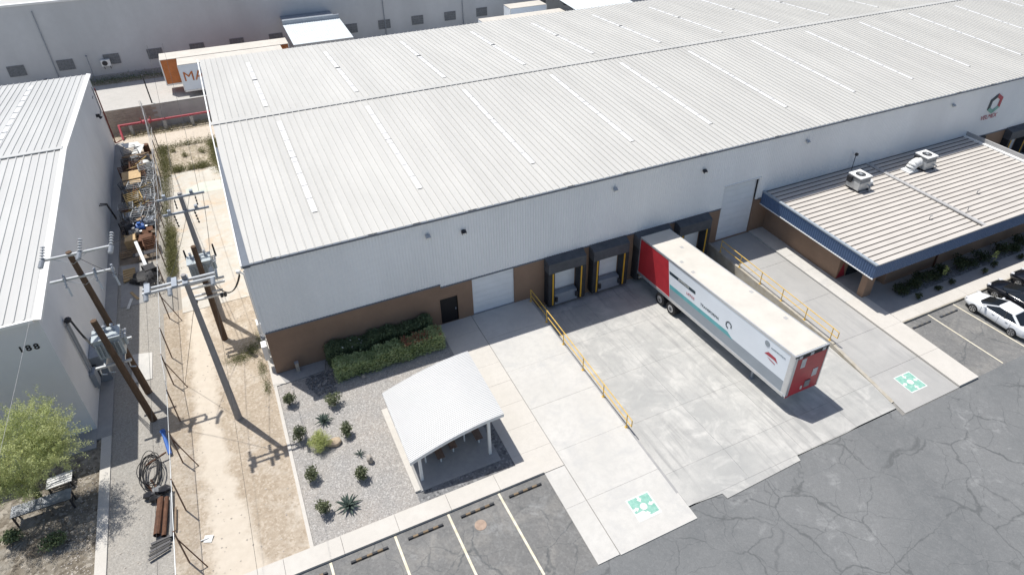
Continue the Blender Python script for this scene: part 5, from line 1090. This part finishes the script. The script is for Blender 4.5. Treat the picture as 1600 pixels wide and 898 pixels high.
agave(1.85,-5.1,.6,20,'dark spiky agave above the pale green bush'); agave(1.85,-11.3,.75,24,'large spiky agave near the kerb of the gravel garden'); agave(3.15,-8.35,.38,9,'tiny upright agave next to the grey rock')
yb = thing('pale_bush','feathery pale yellow-green bush beside the tan boulder','bush',(1.35,-6.95,0)); MB().cyl((1.35,-6.95,-.02),(1.35,-6.95,.5),.04,.02,6).part('stem','bark_green',yb)
leaves('crown', np.concatenate([cloud(800,(1.35+dx,-6.9+dy,.55+dz),(.42,.42,.4),shell=.1) for dx,dy,dz in ((0,0,.1),(.28,-.1,0),(-.3,.05,-.02),(.05,.3,.12),(-.1,-.3,-.08))]), .13, 'leaf_yellow', yb, .14, .2)
bo = MB().ico((2.08,-6.98,.12),.42,2,.08,(1.0,.72,.55)); bo.thing('boulder','boulder_tan','rounded tan boulder beside the pale green bush','boulder')
b2 = MB().ico((3.55,-9.05,.22),.3,2,.1,(.55,.75,1.0)); b2.thing('boulder','boulder_grey','upright grey rock beside the tiny agave','boulder')
b3 = MB().ico((4.8,-2.6,.06),.14,2,.1); b3.thing('boulder','boulder_grey','small pale stone at the foot of the hedge','boulder')
q = MB()
for i in range(300): x = rr.uniform(1.5,3.1); y = rr.uniform(-3.0,-1.1); q.ico((x,y,.02),rr.uniform(.05,.10),1,.2,(1,1,.7)) if x-1.5 > (-1.1-y)*.45-.35 else None
q.thing('river_stones','gravel_dark','bed of dark river stones between the corner footing and the hedge','stones',kind='stuff')
def hedge(x0,x1,y0,y1,h,m,n,label,grp='hedges'):
    r = thing('hedge', label, 'hedge', ((x0+x1)/2,(y0+y1)/2,0), grp); u = rng.random((n,3)); p = np.empty((n,3))
    bulge = .12*np.sin((x0+u[:,0]*(x1-x0))*2.1)+.08*np.sin((x0+u[:,0]*(x1-x0))*5.3+1); p[:,0] = x0+u[:,0]*(x1-x0); p[:,1] = y0+u[:,1]*(y1-y0); p[:,2] = u[:,2]*(h+bulge)
    k = rng.random(n); t = k < .35; p[t,2] = (h+bulge[t])*(1-.10*rng.random(t.sum())); t = (k >= .35)&(k < .65); p[t,1] = y0+(.14*rng.random(t.sum())-.04)+.05*np.sin(p[t,0]*3); t = (k >= .65)&(k < .75); p[t,1] = y1-.1*rng.random(t.sum()); t = (k >= .75)&(k < .80); p[t,0] = np.where(rng.random(t.sum()) < .5, x0, x1)
    p[:,:2] += rng.normal(size=(n,2))*.06; p[:,2] += np.abs(rng.normal(size=n))*.05; leaves('foliage', p, .135, m, r, .6, .2)
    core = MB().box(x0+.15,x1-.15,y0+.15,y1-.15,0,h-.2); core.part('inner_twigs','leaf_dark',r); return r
hedge(3.3,8.0,-2.35,-1.35,1.05,'leaf_hedge',8500,'sunlit green hedge between the gravel garden and the brown wall')
hf = hedge(7.7,10.25,-2.3,-1.3,1.15,'leaf_hedge',5000,'flowering reddish end of the hedge beside the walkway')
p = np.column_stack([rng.uniform(7.6,10.2,1300),rng.uniform(-2.3,-1.3,1300),rng.normal(1.2,.06,1300)]); p = p[np.sin(p[:,0]*9)+np.sin(p[:,1]*11+2)+rng.normal(size=len(p))*.6 > 0]; leaves('flowers', p, .11, 'leaf_red', hf, .7, .3, kind='stuff')
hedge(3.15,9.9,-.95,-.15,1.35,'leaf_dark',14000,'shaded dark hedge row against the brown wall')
p = np.column_stack([rng.uniform(3.6,6,26),rng.uniform(-1.1,-.6,26),rng.normal(1.25,.12,26)]); leaves('white_blossoms', p, .16, 'skylight', label='few white blossoms on the shaded hedge', cat='flowers', kind='stuff')
GO = 'shrubs in the shaded office planter'
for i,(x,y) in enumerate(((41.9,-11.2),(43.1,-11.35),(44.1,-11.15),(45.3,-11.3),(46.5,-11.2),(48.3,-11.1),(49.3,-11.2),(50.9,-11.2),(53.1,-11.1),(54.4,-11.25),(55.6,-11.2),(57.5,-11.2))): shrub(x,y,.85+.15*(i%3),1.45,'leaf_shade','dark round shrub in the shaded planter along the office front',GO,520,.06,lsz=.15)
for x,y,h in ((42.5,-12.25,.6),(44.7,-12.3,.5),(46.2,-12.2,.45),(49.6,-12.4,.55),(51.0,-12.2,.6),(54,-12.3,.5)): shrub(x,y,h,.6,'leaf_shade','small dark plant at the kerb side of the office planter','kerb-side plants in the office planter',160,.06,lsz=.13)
for x,y in ((46.0,-11.55),(51.2,-11.9)): leaves('yucca_flower', cloud(60,(x,y,1.0),(.2,.2,.5)), .16, 'leaf_yellow', label=['pale yellow flower spike between the office shrubs','pale flower spike near the far office shrubs'][int(x>50)], cat='flower')
# palo verde tree
pt = thing('palo_verde_tree','airy yellow-green palo verde tree in front of building 188','tree',(-12.35,-3.9,-.04))
tb_ = MB(); tips = []
def limb(a, d, L_, r_, dep):
    a = Vector(a); b = a+d*L_; tb_.cyl(a,b,r_,r_*.68,7)
    if dep == 0: tips.append(b); return
    for i in range(3):
        nd = (d+Vector((rng.normal()*.55,rng.normal()*.55,rng.normal()*.28+.12))).normalized(); limb(b,nd,L_*rng.uniform(.68,.86),r_*.66,dep-1)
    tips.append(b)
for i in range(4): a = i*1.6+.4; limb((-12.2,-4.05,1.3),Vector((.5*math.cos(a)+.22,.5*math.sin(a)-.15,.85)).normalized(),1.05,.09,3)
tb_.cyl((-12.35,-3.9,-.04),(-12.2,-4.05,1.4),.17,.12,9); tb_.part('trunk','bark_green',pt)
P_ = []
for t in tips:
    for k in range(2):
        d = rng.normal(size=3); d[2] = abs(d[2])*.4; d /= np.linalg.norm(d); L_ = rng.uniform(.5,1.0); s_ = rng.random((70,1)); P_.append(np.array(t)+d*L_*s_+rng.normal(size=(70,3))*.10)
for c_, r_ in (((-11.1,-4.7,4.7),(1.9,1.8,1.3)),((-12.0,-4.5,4.5),(2.0,1.8,1.3)),((-10.5,-5.1,4.1),(1.4,1.5,1.0)),((-12.6,-5.0,4.1),(1.8,1.6,1.1)),((-10.8,-3.9,5.1),(1.2,1.1,.8))):
    for k in range(135):
        d = rng.normal(size=3); d /= np.linalg.norm(d); c2 = np.array(c_)+d*np.array(r_)*rng.uniform(.35,1); e = d*.6+rng.normal(size=3)*.4+np.array([0,0,.25]); e /= np.linalg.norm(e); s_ = rng.random((60,1)); P_.append(c2+e*s_*rng.uniform(.5,.95)+rng.normal(size=(60,3))*.07)
leaves('crown', np.concatenate(P_), .105, 'leaf_palo', pt, .22, .2)
shrub(-13.1,-6.1,.9,1.1,'leaf_dark','dark green bush at the table end furthest from the strip','yard bushes',700,-.04,lsz=.13); shrub(-11.35,-7.1,.9,1.2,'leaf_dark','dark green bush between the table and the concrete strip','yard bushes',700,-.04,lsz=.13)
# weeds and dry grass
def weeds(patches, m, label, h=.35, sz=.16):
    P_ = []
    for x,y,rx_,ry_,n in patches: P_.append(np.column_stack([x+rng.normal(size=n)*rx_,y+rng.normal(size=n)*ry_,np.abs(rng.normal(size=n))*h*.5]))
    leaves('weeds', np.concatenate(P_), sz, m, None, .22, 1.1, label, 'weeds', kind='stuff')
weeds([(-5.4,17.5,.22,1.3,4200),(-5.45,14.8,.2,.6,1500),(-5.35,20.2,.25,.7,1700),(-5.6,24.5,.2,2,900),(-5.5,29,.25,2,1100)],'leaf_olive','dry olive weeds along the fence beside the pale concrete pad',.5)
weeds([(-5.4,33.8,.3,1.6,2600),(-4.3,32.0,.35,.25,1300),(-3.1,31.9,.25,.2,600),(-2.2,31.9,.35,.25,1400),(-.9,33.6,.3,1.7,3400),(-3.2,37.8,1.3,.15,1200),(-2.0,35.3,.2,.2,300),(-3.6,35.0,.16,.16,250),(-.9,36.8,.3,.6,1400),(-5.5,37,.3,.6,1300),(-4.6,36.6,.15,.15,200)],'leaf_olive','dry brush ringing the rubble patch behind the alley',.55)
weeds([(-6,42.4,2.4,.35,1400),(-1,43,1.5,.3,500)],'leaf_dry','dry weeds at the foot of the red pipe',.4)
weeds([(-10,60.9,5,.5,1800)],'leaf_dark','dark weeds along the foot of the rear building',.6,.22)
weeds([(-1.9,2.5,.45,.3,1600),(-1.1,3.1,.3,.35,1100),(-.75,.9,.14,.5,700),(-.7,-.9,.12,.4,500),(-.6,4.0,.12,.4,400)],'leaf_weed','green grass tufts between the poles and the warehouse corner',.22,.09)
